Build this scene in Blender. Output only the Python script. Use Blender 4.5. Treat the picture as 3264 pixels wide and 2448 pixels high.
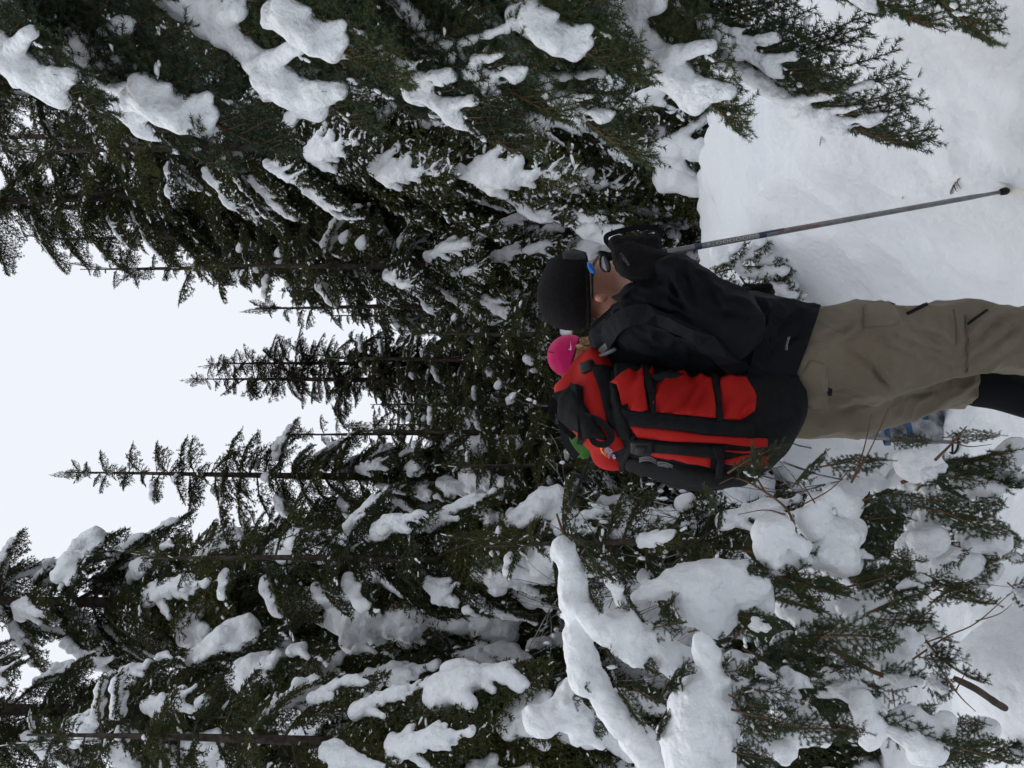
import bpy, math, random
import numpy as np
from mathutils import Vector, Matrix
from mathutils.bvhtree import BVHTree

# ------------------------------------------------------------------ camera, sky, light
scene = bpy.context.scene
for o in list(bpy.data.objects):
    bpy.data.objects.remove(o)
col = scene.collection
FPX = 512 / math.tan(math.radians(30))          # focal length in pixels of a 1024 px frame
PITCH = math.radians(2.8)
CAM = np.array((0.0, 0.0, 1.65))
FWD = np.array((0, math.cos(PITCH), math.sin(PITCH)))
UPV = np.array((0, -math.sin(PITCH), math.cos(PITCH)))
RGT = np.array((1.0, 0, 0))
cd = bpy.data.cameras.new('camera')
cd.sensor_width = 36
cd.lens = 18 / math.tan(math.radians(30))
cd.clip_start = 0.05
cd.clip_end = 2000
cam = bpy.data.objects.new('camera', cd)
# the phone was held on its side: picture-left is up, picture-top is the right hand
m = Matrix(((-UPV[0], RGT[0], -FWD[0], CAM[0]),
            (-UPV[1], RGT[1], -FWD[1], CAM[1]),
            (-UPV[2], RGT[2], -FWD[2], CAM[2]),
            (0, 0, 0, 1)))
cam.matrix_world = m
cd.dof.use_dof = False
col.objects.link(cam)
scene.camera = cam

SUN_EL, SUN_AZ = math.radians(54), math.radians(-62)      # brightest part of the cloud high on the left
world = bpy.data.worlds.new('World')
scene.world = world
world.use_nodes = True
wn = world.node_tree.nodes
wl = world.node_tree.links
wn.clear()
wo = wn.new('ShaderNodeOutputWorld')
wb = wn.new('ShaderNodeBackground')
sk = wn.new('ShaderNodeTexSky')
sk.sky_type = 'NISHITA'
sk.sun_disc = False
sk.sun_elevation = SUN_EL
sk.sun_rotation = SUN_AZ
sk.dust_density = 3
mx = wn.new('ShaderNodeMix')
mx.data_type = 'RGBA'
mx.inputs[0].default_value = 0.93               # a closed cloud deck over the sky
mx.inputs[7].default_value = (8.9, 9.25, 9.9, 1)
wl.new(sk.outputs[0], mx.inputs[6])
wl.new(mx.outputs[2], wb.inputs[0])
wb.inputs[1].default_value = 0.103
wl.new(wb.outputs[0], wo.inputs[0])
sd_ = bpy.data.lights.new('sun', 'SUN')
sd_.energy = 1.2
sd_.angle = math.radians(45)
sd_.color = (1.0, 0.985, 0.96)
sun = bpy.data.objects.new('sun', sd_)
sv = Vector((math.sin(SUN_AZ) * math.cos(SUN_EL), math.cos(SUN_AZ) * math.cos(SUN_EL), math.sin(SUN_EL)))
sun.rotation_euler = (-sv).to_track_quat('-Z', 'Y').to_euler()
sun.location = (0, 0, 30)
col.objects.link(sun)
vs = scene.view_settings
vs.view_transform = 'Standard'
vs.look = 'None'
vs.exposure = 0.0
vs.gamma = 1
vs.use_curve_mapping = False
scene.cycles.use_denoising = True
scene.cycles.adaptive_threshold = 0.03
scene.cycles.max_bounces = 4
scene.cycles.diffuse_bounces = 3
scene.cycles.glossy_bounces = 1
scene.cycles.caustics_reflective = False
scene.cycles.caustics_refractive = False
scene.cycles.transmission_bounces = 4

# ------------------------------------------------------------------ helpers
def at(U, V, d):
    """upright picture position (768 wide, 1024 high) at depth d -> world"""
    return CAM + d * (FWD + (U - 384) / FPX * RGT + (512 - V) / FPX * UPV)

def hash3(ix, iy, iz, seed):
    h = (ix * 374761393 + iy * 668265263 + iz * 2147483647 + seed * 1274126177) & 0xffffffff
    h = ((h ^ (h >> 13)) * 1274126177) & 0xffffffff
    h = ((h ^ (h >> 16)) * 2246822519) & 0xffffffff
    return ((h ^ (h >> 15)) & 0xffff) / 65535.0

def vnoise(P, seed=0):
    P = np.asarray(P, float)
    i = np.floor(P).astype(np.int64)
    f = P - i
    f = f * f * (3 - 2 * f)
    r = 0
    for dx in (0, 1):
        wx = f[..., 0] if dx else 1 - f[..., 0]
        for dy in (0, 1):
            wy = f[..., 1] if dy else 1 - f[..., 1]
            for dz in (0, 1):
                wz = f[..., 2] if dz else 1 - f[..., 2]
                r = r + wx * wy * wz * hash3(i[..., 0] + dx, i[..., 1] + dy, i[..., 2] + dz, seed)
    return r

def fbm(P, seed=0, oct=3):
    s, a, t = 0, 1.0, 0
    for k in range(oct):
        s = s + a * vnoise(np.asarray(P) * (2.03 ** k), seed + k)
        t += a
        a *= 0.5
    return s / t

def ss(a, b, x):
    t = np.clip((x - a) / (b - a), 0, 1)
    return t * t * (3 - 2 * t)

class MB:
    """collects vertices and faces; build() makes one mesh datablock"""
    def __init__(s):
        s.V, s.F, s.n = [], [], 0
    def add(s, V, F, mat=0, smooth=True):
        V = np.asarray(V, np.float32).reshape(-1, 3)
        F = np.asarray(F, np.int64)
        if len(F) == 0:
            return s
        s.V.append(V)
        s.F.append((F + s.n, mat, smooth))
        s.n += len(V)
        return s
    def mesh(s, name, mats):
        me = bpy.data.meshes.new(name)
        V = np.concatenate(s.V)
        me.vertices.add(len(V))
        me.vertices.foreach_set('co', V.ravel())
        nl = sum(f.size for f, _, _ in s.F)
        nf = sum(len(f) for f, _, _ in s.F)
        me.loops.add(nl)
        me.polygons.add(nf)
        idx = np.concatenate([f.ravel() for f, _, _ in s.F]).astype(np.int32)
        tot = np.concatenate([np.full(len(f), f.shape[1], np.int32) for f, _, _ in s.F])
        st = np.concatenate([[0], np.cumsum(tot)[:-1]]).astype(np.int32)
        me.loops.foreach_set('vertex_index', idx)
        me.polygons.foreach_set('loop_start', st)
        me.polygons.foreach_set('material_index', np.concatenate([np.full(len(f), m, np.int32) for f, m, _ in s.F]))
        me.polygons.foreach_set('use_smooth', np.concatenate([np.full(len(f), sm, bool) for f, _, sm in s.F]))
        for mt in mats:
            me.materials.append(mt)
        me.update(calc_edges=True)
        return me

def link(name, me, parent=None, loc=None):
    o = bpy.data.objects.new(name, me)
    col.objects.link(o)
    if parent is not None:
        o.parent = parent
    if loc is not None:
        o.location = loc
    return o

def empty(name, loc, label, cat, group=None):
    o = bpy.data.objects.new(name, None)
    o.empty_display_size = 0.1
    o.location = loc
    col.objects.link(o)
    tag(o, label, cat, group)
    return o

def tag(o, label, cat, group=None):
    o['label'] = label
    o['category'] = cat
    if group:
        o['group'] = group

def part(name, mb, mats, root):
    """world-space geometry as a part of root"""
    if not isinstance(mats, (list, tuple)):
        mats = [mats]
    me = mb.mesh(name, mats)
    o = link(name, me, root)
    o.matrix_parent_inverse = WM(root).inverted()
    return o

def WM(o):
    mt = Matrix.LocRotScale(o.location, o.rotation_euler, o.scale)
    return WM(o.parent) @ o.matrix_parent_inverse @ mt if o.parent else mt

def frames(P):
    P = np.asarray(P, float)
    T = np.gradient(P, axis=0)
    T /= np.linalg.norm(T, axis=1)[:, None] + 1e-9
    ref = np.array((0, 0, 1.0)) if abs(T[:, 2]).mean() < 0.8 else np.array((1.0, 0, 0))
    A = np.cross(T, ref)
    A /= np.linalg.norm(A, axis=1)[:, None] + 1e-9
    B = np.cross(T, A)
    return T, A, B

def tube(P, R, n=8):
    P = np.asarray(P, float)
    R = np.broadcast_to(np.asarray(R, float), (len(P),))
    T, A, B = frames(P)
    a = np.linspace(0, 2 * np.pi, n, endpoint=False)
    V = P[:, None] + R[:, None, None] * (np.cos(a)[None, :, None] * A[:, None] + np.sin(a)[None, :, None] * B[:, None])
    V = V.reshape(-1, 3)
    F = []
    for i in range(len(P) - 1):
        for k in range(n):
            F.append((i * n + k, (i + 1) * n + k, (i + 1) * n + (k + 1) % n, i * n + (k + 1) % n))
    e = len(V)
    V = np.vstack([V, P[0], P[-1]])
    b = (len(P) - 1) * n
    for k in range(n):
        F.append((e, k, (k + 1) % n, (k + 1) % n))
        F.append((e + 1, b + (k + 1) % n, b + k, b + k))
    F = np.array(F)
    tri = F[:, 2] == F[:, 3]
    return V, F[~tri], F[tri][:, :3]

def add_tube(mb, P, R, n=8, mat=0, smooth=True):
    V, Q, T = tube(P, R, n)
    k = mb.n
    mb.add(V, Q, mat, smooth)
    mb.F.append((T + k, mat, smooth))

def ribbon(mb, P, N, w, th, mat=0):
    """flat strap along P, face normal N, width w, thickness th"""
    P = np.asarray(P, float)
    N = np.broadcast_to(np.asarray(N, float), P.shape).copy()
    T = np.gradient(P, axis=0)
    T /= np.linalg.norm(T, axis=1)[:, None] + 1e-9
    S = np.cross(T, N)
    S /= np.linalg.norm(S, axis=1)[:, None] + 1e-9
    N = np.cross(S, T)
    c = np.stack([P - S * w / 2 - N * th / 2, P + S * w / 2 - N * th / 2, P + S * w / 2 + N * th / 2, P - S * w / 2 + N * th / 2], 1)
    V = c.reshape(-1, 3)
    F = []
    for i in range(len(P) - 1):
        for k in range(4):
            F.append((i * 4 + k, i * 4 + (k + 1) % 4, i * 4 + 4 + (k + 1) % 4, i * 4 + 4 + k))
    F.append((3, 2, 1, 0))
    e = (len(P) - 1) * 4
    F.append((e, e + 1, e + 2, e + 3))
    mb.add(V, F, mat, False)

def spline(P, n):
    """Catmull-Rom through P"""
    P = np.asarray(P, float)
    Q = np.vstack([2 * P[0] - P[1], P, 2 * P[-1] - P[-2]])
    t = np.linspace(0, len(P) - 1 - 1e-6, n)
    i = t.astype(int)
    f = (t - i)[:, None]
    a, b, c, d = Q[i], Q[i + 1], Q[i + 2], Q[i + 3]
    return 0.5 * (2 * b + (c - a) * f + (2 * a - 5 * b + 4 * c - d) * f ** 2 + (3 * b - a - 3 * c + d) * f ** 3)

# --- signed distance shapes, polygonised with surface nets
def sd_cone(P, a, b, ra, rb):
    a = np.asarray(a, float); b = np.asarray(b, float)
    ba = b - a
    h = np.clip(((P - a) @ ba) / (ba @ ba + 1e-12), 0, 1)
    return np.linalg.norm(P - a - h[:, None] * ba, axis=1) - (ra + (rb - ra) * h)

def sd_ell(P, c, r):
    q = (P - np.asarray(c, float)) / np.asarray(r, float)
    k0 = np.linalg.norm(q, axis=1)
    return (k0 - 1) * min(r) * np.clip(k0, 0.6, 1.6)

def smin(a, b, k):
    h = np.clip(0.5 + 0.5 * (b - a) / k, 0, 1)
    return b * (1 - h) + a * h - k * h * (1 - h)

def polygonise(fn, lo, hi, h):
    lo = np.asarray(lo, float); hi = np.asarray(hi, float)
    n = np.ceil((hi - lo) / h).astype(int) + 1
    ax = [lo[k] + h * np.arange(n[k]) for k in range(3)]
    G = np.stack(np.meshgrid(*ax, indexing='ij'), -1).reshape(-1, 3)
    F = np.empty(len(G))
    for s in range(0, len(G), 400000):
        F[s:s + 400000] = fn(G[s:s + 400000])
    F = F.reshape(n)
    F[0], F[-1], F[:, 0], F[:, -1], F[:, :, 0], F[:, :, -1] = (np.maximum(v, 1e-3) for v in (F[0], F[-1], F[:, 0], F[:, -1], F[:, :, 0], F[:, :, -1]))
    ins = F < 0
    c = np.zeros(np.array(n) - 1, int)
    off = [(i, j, k) for i in (0, 1) for j in (0, 1) for k in (0, 1)]
    sl = lambda A, o: A[o[0]:A.shape[0] - 1 + o[0], o[1]:A.shape[1] - 1 + o[1], o[2]:A.shape[2] - 1 + o[2]]
    for o in off:
        c += sl(ins, o)
    act = (c > 0) & (c < 8)
    ids = np.argwhere(act)
    if len(ids) == 0:
        return np.zeros((0, 3)), np.zeros((0, 4), int)
    idx = np.full(act.shape, -1)
    idx[act] = np.arange(len(ids))
    acc = np.zeros((len(ids), 3)); cnt = np.zeros(len(ids))
    for a in off:
        for axis in range(3):
            if a[axis]:
                continue
            b = list(a); b[axis] = 1
            fa = F[ids[:, 0] + a[0], ids[:, 1] + a[1], ids[:, 2] + a[2]]
            fb = F[ids[:, 0] + b[0], ids[:, 1] + b[1], ids[:, 2] + b[2]]
            x = (fa < 0) != (fb < 0)
            t = np.where(x, fa / np.where(x, fa - fb, 1), 0)
            p = np.tile(np.array(a, float), (len(ids), 1))
            p[:, axis] = t
            acc += p * x[:, None]; cnt += x
    V = lo + h * (ids + acc / cnt[:, None])
    Q = []
    for axis in range(3):
        o1, o2 = [(1, 2), (2, 0), (0, 1)][axis]
        s0 = [slice(None)] * 3; s1 = [slice(None)] * 3
        s0[axis] = slice(0, -1); s1[axis] = slice(1, None)
        x = ins[tuple(s0)] != ins[tuple(s1)]
        e = np.argwhere(x)
        e = e[(e[:, o1] > 0) & (e[:, o2] > 0) & (e[:, o1] < n[o1] - 1) & (e[:, o2] < n[o2] - 1)]
        if len(e) == 0:
            continue
        sgn = ins[tuple(e.T)]
        def cell(d1, d2):
            q = e.copy(); q[:, o1] -= d1; q[:, o2] -= d2
            return idx[tuple(q.T)]
        q = np.stack([cell(1, 1), cell(0, 1), cell(0, 0), cell(1, 0)], 1)
        q[~sgn] = q[~sgn][:, ::-1]
        Q.append(q)
    return V, np.concatenate(Q)

def union(prims, k):
    def fn(P):
        d = None
        for p in prims:
            if p[0] == 'c':
                v = sd_cone(P, p[1], p[2], p[3], p[4])
            else:
                v = sd_ell(P, p[1], p[2])
            d = v if d is None else smin(d, v, k)
        return d
    return fn

def bounds(prims, pad):
    lo = np.full(3, 1e9); hi = -lo
    for p in prims:
        if p[0] == 'c':
            for q, r in ((p[1], p[3]), (p[2], p[4])):
                lo = np.minimum(lo, np.asarray(q) - r); hi = np.maximum(hi, np.asarray(q) + r)
        else:
            lo = np.minimum(lo, np.asarray(p[1]) - np.asarray(p[2])); hi = np.maximum(hi, np.asarray(p[1]) + np.asarray(p[2]))
    return lo - pad, hi + pad

def sdf_mb(prims, k, h, disp=None, cut=None, mat=0, mb=None):
    f = union(prims, k)
    def fn(P):
        d = f(P)
        if disp is not None:
            near = np.abs(d) < 0.06
            if near.any():
                d[near] += disp(P[near])
        if cut is not None:
            d = np.maximum(d, cut(P))
        return d
    lo, hi = bounds(prims, 0.03)
    V, Q = polygonise(fn, lo, hi, h)
    mb = mb or MB()
    mb.add(V, Q, mat)
    return mb

def bvh_of(*objs):
    V, F = [], []
    for o in objs:
        M = np.array(WM(o))
        v = np.empty(len(o.data.vertices) * 3, np.float32)
        o.data.vertices.foreach_get('co', v)
        v = v.reshape(-1, 3) @ M[:3, :3].T + M[:3, 3]
        k = len(V)
        V.extend(map(tuple, v))
        F.extend([tuple(i + k for i in p.vertices) for p in o.data.polygons])
    return BVHTree.FromPolygons(V, F)

def hit(bvh, U, V, d0=2.4):
    """first surface met looking at the place (U, V); returns point and outward normal"""
    p = at(U, V, 1.0)
    dr = Vector(p - CAM).normalized()
    loc, nor, _, _ = bvh.ray_cast(Vector(CAM), dr)
    if loc is None or (loc - Vector(CAM)).length > d0 + 0.9:
        q = Vector(at(U, V, d0))
        loc, nor, _, _ = bvh.find_nearest(q)
    if nor.dot(dr) > 0.3:
        nor = -nor
    return np.array(loc), np.array(nor)

def resample(P, n):
    P = np.asarray(P, float)
    s = np.concatenate([[0], np.cumsum(np.linalg.norm(np.diff(P, axis=0), axis=1))])
    t = np.linspace(0, s[-1], n)
    return np.stack([np.interp(t, s, P[:, k]) for k in range(P.shape[1])], 1)

def patch(mb, bvh, A, B, off=0.004, bulge=0.0, nu=16, nv=8, d0=2.4, mat=0, wr=0.0, seed=1):
    """piece of cloth sewn onto a surface, between the outlines A and B (upright picture places)"""
    A = resample(A, nu); B = resample(B, nu)
    g = np.zeros((nu + 2, nv + 2, 3))
    for i in range(nu + 2):
        for j in range(nv + 2):
            u = min(max(i - 1, 0), nu - 1); w = min(max(j - 1, 0), nv - 1) / (nv - 1)
            q = A[u] * (1 - w) + B[u] * w
            p, n = hit(bvh, q[0], q[1], d0)
            edge = i in (0, nu + 1) or j in (0, nv + 1)
            o = -0.004 if edge else off + bulge * math.sin(math.pi * (u + .5) / nu) ** .6 * math.sin(math.pi * (w * .94 + .03)) ** .6
            if wr and not edge:
                nz1 = float(vnoise(np.array([[(q[0] * .9 + q[1] * .5) * .025, (q[1] * .8 - q[0] * .45) * .13, seed * 1.]]), seed)[0])
                o += wr * ((1 - abs(2 * nz1 - 1)) ** 1.5 - .4)
            g[i, j] = p + n * o
    # calm the normals' jitter
    gi = g.copy()
    gi[1:-1, 1:-1] = (g[1:-1, 1:-1] * 2 + g[:-2, 1:-1] + g[2:, 1:-1] + g[1:-1, :-2] + g[1:-1, 2:]) / 6
    gi[1, :], gi[-2, :], gi[:, 1], gi[:, -2] = g[1, :], g[-2, :], g[:, 1], g[:, -2]
    n2 = nv + 2
    F = [(i * n2 + j, (i + 1) * n2 + j, (i + 1) * n2 + j + 1, i * n2 + j + 1) for i in range(nu + 1) for j in range(nv + 1)]
    mb.add(gi.reshape(-1, 3), F, mat)
    return mb

def lettering(txt, mb, place, mat=0):
    """flat letters; place(x, y) maps the line's own units (height 1) to the surface"""
    cu = bpy.data.curves.new('letters', 'FONT')
    cu.body = txt
    cu.size = 1.0
    cu.resolution_u = 2
    o = bpy.data.objects.new('letters', cu)
    col.objects.link(o)
    dg = bpy.context.evaluated_depsgraph_get()
    me = bpy.data.meshes.new_from_object(o.evaluated_get(dg))
    V = [place(v.co.x, v.co.y) for v in me.vertices]
    wd = max(v.co.x for v in me.vertices)
    k = mb.n
    me.calc_loop_triangles()
    F = [tuple(t.vertices) for t in me.loop_triangles]
    mb.add(V, F, mat, False)
    bpy.data.objects.remove(o)
    bpy.data.curves.remove(cu)
    bpy.data.meshes.remove(me)

def text_width(txt):
    cu = bpy.data.curves.new('letters', 'FONT'); cu.body = txt; cu.size = 1.0
    o = bpy.data.objects.new('letters', cu); col.objects.link(o)
    bpy.context.view_layer.update()
    w = o.dimensions.x
    bpy.data.objects.remove(o); bpy.data.curves.remove(cu)
    return max(w, 0.1)

# ------------------------------------------------------------------ materials
def material(name, base, rough=0.8, var=None, scale=8, bump=0.0, bscale=60, spec=0.3, metal=0.0, detail=4):
    mt = bpy.data.materials.new(name)
    mt.use_nodes = True
    nt = mt.node_tree
    b = nt.nodes['Principled BSDF']
    b.inputs['Base Color'].default_value = (*base, 1)
    b.inputs['Roughness'].default_value = rough
    b.inputs['Specular IOR Level'].default_value = spec
    b.inputs['Metallic'].default_value = metal
    tc = nt.nodes.new('ShaderNodeTexCoord')
    if var is not None:
        nz = nt.nodes.new('ShaderNodeTexNoise')
        nz.inputs['Scale'].default_value = scale
        nz.inputs['Detail'].default_value = detail
        nt.links.new(tc.outputs['Object'], nz.inputs['Vector'])
        rp = nt.nodes.new('ShaderNodeValToRGB')
        rp.color_ramp.elements[0].position = 0.35
        rp.color_ramp.elements[1].position = 0.65
        rp.color_ramp.elements[0].color = (*base, 1)
        rp.color_ramp.elements[1].color = (*var, 1)
        nt.links.new(nz.outputs['Fac'], rp.inputs[0])
        nt.links.new(rp.outputs[0], b.inputs['Base Color'])
    if bump:
        n2 = nt.nodes.new('ShaderNodeTexNoise')
        n2.inputs['Scale'].default_value = bscale
        n2.inputs['Detail'].default_value = 5
        nt.links.new(tc.outputs['Object'], n2.inputs['Vector'])
        bp = nt.nodes.new('ShaderNodeBump')
        bp.inputs['Strength'].default_value = bump
        bp.inputs['Distance'].default_value = 0.02
        nt.links.new(n2.outputs['Fac'], bp.inputs['Height'])
        nt.links.new(bp.outputs[0], b.inputs['Normal'])
    return mt

M = dict(
    snow=material('snow', (.845, .868, .90), .65, (.885, .90, .925), 3, .8, 34, .2),
    packed=material('trodden_snow', (.77, .80, .84), .65, (.84, .86, .89), 1.3, .7, 22, .2),
    needle=material('fir_needles', (.033, .044, .016), .6, (.064, .070, .025), 5, spec=.25),
    needle_near=material('fir_needles_near', (.028, .052, .026), .5, (.060, .085, .034), 9, spec=.3),
    needle_frost=material('frosted_needles', (.07, .09, .06), .7, (.35, .37, .38), 25, spec=.2),
    needle_dark=material('spruce_needles', (.030, .032, .016), .7, (.048, .044, .022), 4, spec=.2),
    bark=material('bark', (.050, .040, .033), .9, (.11, .09, .075), 22, .8, 40, .1),
    twig=material('twig_bark', (.10, .055, .032), .8, (.17, .095, .055), 30, .3, 90, .15),
    frost=material('frosted_twig', (.07, .058, .05), .85, (.42, .42, .42), 9, spec=.1),
    black=material('black_shell_fabric', (.0055, .006, .008), .75, (.008, .009, .011), 6, .25, 220, .12),
    knit=material('black_fleece_knit', (.008, .007, .008), .95, (.014, .012, .013), 120, .6, 300, .1),
    web=material('black_webbing', (.009, .009, .010), .8, (.014, .014, .016), 60, .3, 400, .10),
    grey=material('grey_trim', (.14, .14, .15), .6, (.2, .2, .21), 40),
    patch=material('dark_grey_label', (.035, .035, .038), .7, (.06, .06, .065), 90, spec=.1),
    snowy_boot=material('snow_caked_boot', (.06, .065, .075), .8, (.42, .43, .45), 16, .4, 60, .1),
    buckle=material('black_buckle_plastic', (.010, .010, .011), .5, spec=.2),
    red=material('red_pack_cloth', (.36, .010, .009), .7, (.42, .016, .012), 7, .2, 260, .15),
    khaki=material('khaki_cotton', (.165, .134, .094), .85, (.198, .163, .116), 9, .3, 240, .15),
    khaki_seam=material('khaki_seam', (.105, .085, .064), .9, (.13, .105, .08), 30),
    skin=material('skin', (.45, .205, .135), .5, (.52, .245, .165), 14, .1, 180, .4),
    pink=material('pink_fleece', (.42, .005, .085), .85, (.50, .010, .11), 30, .35, 260, .15),
    maroon=material('dark_pink_binding', (.06, .004, .014), .85),
    hair=material('light_brown_hair', (.17, .09, .035), .6, (.36, .22, .09), 60, .6, 150, .3),
    lens=material('sunglass_lens', (.30, .31, .33), .2, spec=.6, metal=.5),
    blue=material('blue_plastic', (.012, .13, .45), .4, (.02, .17, .52), 30),
    steel_blue=material('worn_blue_strap', (.02, .06, .14), .6, (.06, .13, .22), 30),
    green=material('green_pack_cloth', (.05, .16, .03), .7, (.075, .21, .04), 12, .2, 200),
    lime=material('bright_green_cord', (.04, .55, .07), .5),
    white=material('white_print', (.62, .62, .62), .6),
    orange=material('orange_print', (.80, .26, .03), .6),
    lilac=material('grey_lilac_print', (.30, .22, .27), .6),
    alu=material('worn_aluminium', (.17, .175, .18), .45, (.25, .25, .25), 40, .15, 300, .5, .5),
    redprint=material('red_print', (.30, .06, .045), .55),
    blueprint=material('blue_print', (.035, .05, .09), .5),
    pale=material('pale_print', (.62, .62, .60), .5),
    charcoal=material('charcoal_cloth', (.016, .016, .018), .85, (.022, .022, .026), 12, .3, 220, .1),
    debris=material('fir_debris', (.05, .052, .03), .9, (.09, .07, .045), 60),
    stain=material('yellowed_snow', (.80, .80, .70), .7, (.84, .85, .84), 25),
)
def vary(mt, warm):
    """each bough its own shade: some yellower, some darker"""
    nt = mt.node_tree
    b = nt.nodes['Principled BSDF']
    src = b.inputs['Base Color'].links[0].from_socket
    oi = nt.nodes.new('ShaderNodeObjectInfo')
    rp = nt.nodes.new('ShaderNodeValToRGB')
    rp.color_ramp.elements[0].color = (.62, .66, .70, 1)
    rp.color_ramp.elements[1].color = (*warm, 1)
    mx_ = nt.nodes.new('ShaderNodeMix')
    mx_.data_type = 'RGBA'
    mx_.blend_type = 'MULTIPLY'
    mx_.inputs[0].default_value = 1
    nt.links.new(oi.outputs['Random'], rp.inputs[0])
    nt.links.new(src, mx_.inputs[6])
    nt.links.new(rp.outputs[0], mx_.inputs[7])
    nt.links.new(mx_.outputs[2], b.inputs['Base Color'])
vary(M['needle'], (1.45, 1.30, .95))
vary(M['needle_near'], (1.25, 1.18, .9))
vary(M['needle_dark'], (1.4, 1.25, 1.0))
for nm in ('pink', 'knit', 'khaki'):
    M[nm].node_tree.nodes['Principled BSDF'].inputs['Sheen Weight'].default_value = 0.15 if nm != 'knit' else 0.03

# ------------------------------------------------------------------ ground
def gh(x, y, fine=True):
    x = np.asarray(x, float); y = np.asarray(y, float)
    z = -0.09 * ss(3.0, 3.8, y)
    xr = x + 0.35 * (y - 2.9)
    z = z + 0.72 * ss(.3, 1.4, xr) * ss(1.0, 2.4, y + 0.5 * x) * (1 - ss(6.0, 8.2, y))
    z = z + 0.48 * ss(.38, .85, -x) * (1 - ss(2.7, 3.6, y)) * ss(.2, 1.2, y)
    z = z + .13 * np.exp(-((x - 1.30) / .55) ** 2 - ((y - 5.3) / .75) ** 2)
    P = np.stack([x, y, np.zeros_like(x)], -1)
    far = ss(8, 20, np.hypot(x, y))
    z = z + (fbm(P * 1.1, 3) - .5) * .19 + (fbm(P * .12, 9, 2) - .5) * 1.2 * far
    if fine:
        k = (1 - far)
        z = z + (fbm(P * 4.5, 21) - .5) * .055 * k
        z = z - .035 * ss(.60, .72, vnoise(P * 3.1 + 40, 8)) * k      # old footprints and fallen clumps
        z = z + .02 * ss(.70, .8, vnoise(P * 9.0 + 7, 12)) * k
    return z

def ground_at(U, V):
    """where the line of sight through (U, V) meets the snow"""
    dr = at(U, V, 1.0) - CAM
    t_ = 1.0
    while t_ < 12:
        p = CAM + dr * t_
        if p[2] < float(gh(p[0], p[1])):
            break
        t_ += .01
    return p
gh_plain = gh
DENTS = []
_d = []
for U_, V_, r_, dep in [(509, 832, .26, .075), (662, 872, .28, .07), (705, 800, .30, .08), (575, 872, .09, .04), (560, 803, .11, .035), (602, 762, .13, .03), (540, 905, .10, .035), (640, 935, .12, .04), (690, 965, .14, .045),
                        (610, 880, .08, -.02), (555, 850, .07, -.018), (650, 780, .16, -.035), (590, 735, .2, .03), (530, 960, .12, .04), (480, 900, .14, .04), (720, 900, .10, -.03), (622, 985, .10, .03), (742, 1000, .16, -.05),
                        (575, 960, .05, .018), (597, 925, .05, .018), (560, 925, .045, .016), (680, 905, .06, .025), (615, 830, .06, .02), (540, 775, .07, .02), (320, 960, .12, .04), (300, 900, .14, .04), (90, 985, .2, -.08), (330, 870, .12, -.03)]:
    p = ground_at(U_, V_)
    _d.append((p[0], p[1], r_, dep))
DENTS = _d
def gh(x, y, fine=True):
    x = np.asarray(x, float); y = np.asarray(y, float)
    z = gh_plain(x, y, fine)
    for cx, cy, r_, dep in DENTS:
        q2 = ((x - cx) ** 2 + ((y - cy) / 1.15) ** 2) / r_ ** 2
        z = z - dep * np.exp(-q2 * 1.6) + .45 * dep * np.exp(-((np.sqrt(q2) - 1.25) / .32) ** 2)
    return z

s = np.linspace(-1, 1, 460)
gx = .62 * np.sinh(6.2 * s) / 1.0
gy = 3.0 + .62 * np.sinh(6.2 * s)
GX, GY = np.meshgrid(gx, gy, indexing='ij')
GV = np.stack([GX, GY, gh(GX, GY)], -1).reshape(-1, 3)
n = len(s)
I = np.arange(n * n).reshape(n, n)
GQ = np.stack([I[:-1, :-1], I[1:, :-1], I[1:, 1:], I[:-1, 1:]], -1).reshape(-1, 4)
ground = link('snow_ground', MB().add(GV, GQ).mesh('snow_ground', [M['packed']]))
ground['kind'] = 'structure'

# ------------------------------------------------------------------ fir branches
def needle_tris(P, D, S, nl, nw, rng, ang=(38, 68), comb=0.6):
    """one triangle per needle at P on a twig running along D; S is the twig's side direction"""
    n = len(P)
    up = np.cross(D, S)
    th = np.where(rng.random(n) < comb, rng.normal(0, .45, n) + np.where(rng.random(n) < .5, 0, np.pi), rng.random(n) * 2 * np.pi)
    perp = np.cos(th)[:, None] * S + np.sin(th)[:, None] * up
    a = np.radians(rng.uniform(*ang, n))
    nd = np.cos(a)[:, None] * D + np.sin(a)[:, None] * perp
    wd = np.cross(nd, rng.normal(size=(n, 3)))
    wd /= np.linalg.norm(wd, axis=1)[:, None] + 1e-9
    L = nl * rng.uniform(.7, 1.15, n)
    V = np.empty((n, 3, 3))
    V[:, 0] = P - wd * nw / 2
    V[:, 1] = P + wd * nw / 2
    V[:, 2] = P + nd * L[:, None]
    return V

def norm(v):
    return v / (np.linalg.norm(v, axis=-1, keepdims=True) + 1e-9)

LOD = dict(   # secondary spacing, tertiary spacing, needles per metre, needle length, width, tube sides
    near=(.036, .031, 1150, .018, .0025, 5),
    mid=(.044, .038, 270, .027, .0080, 4),
    low=(.070, .075, 110, .050, .020, 3))

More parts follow.
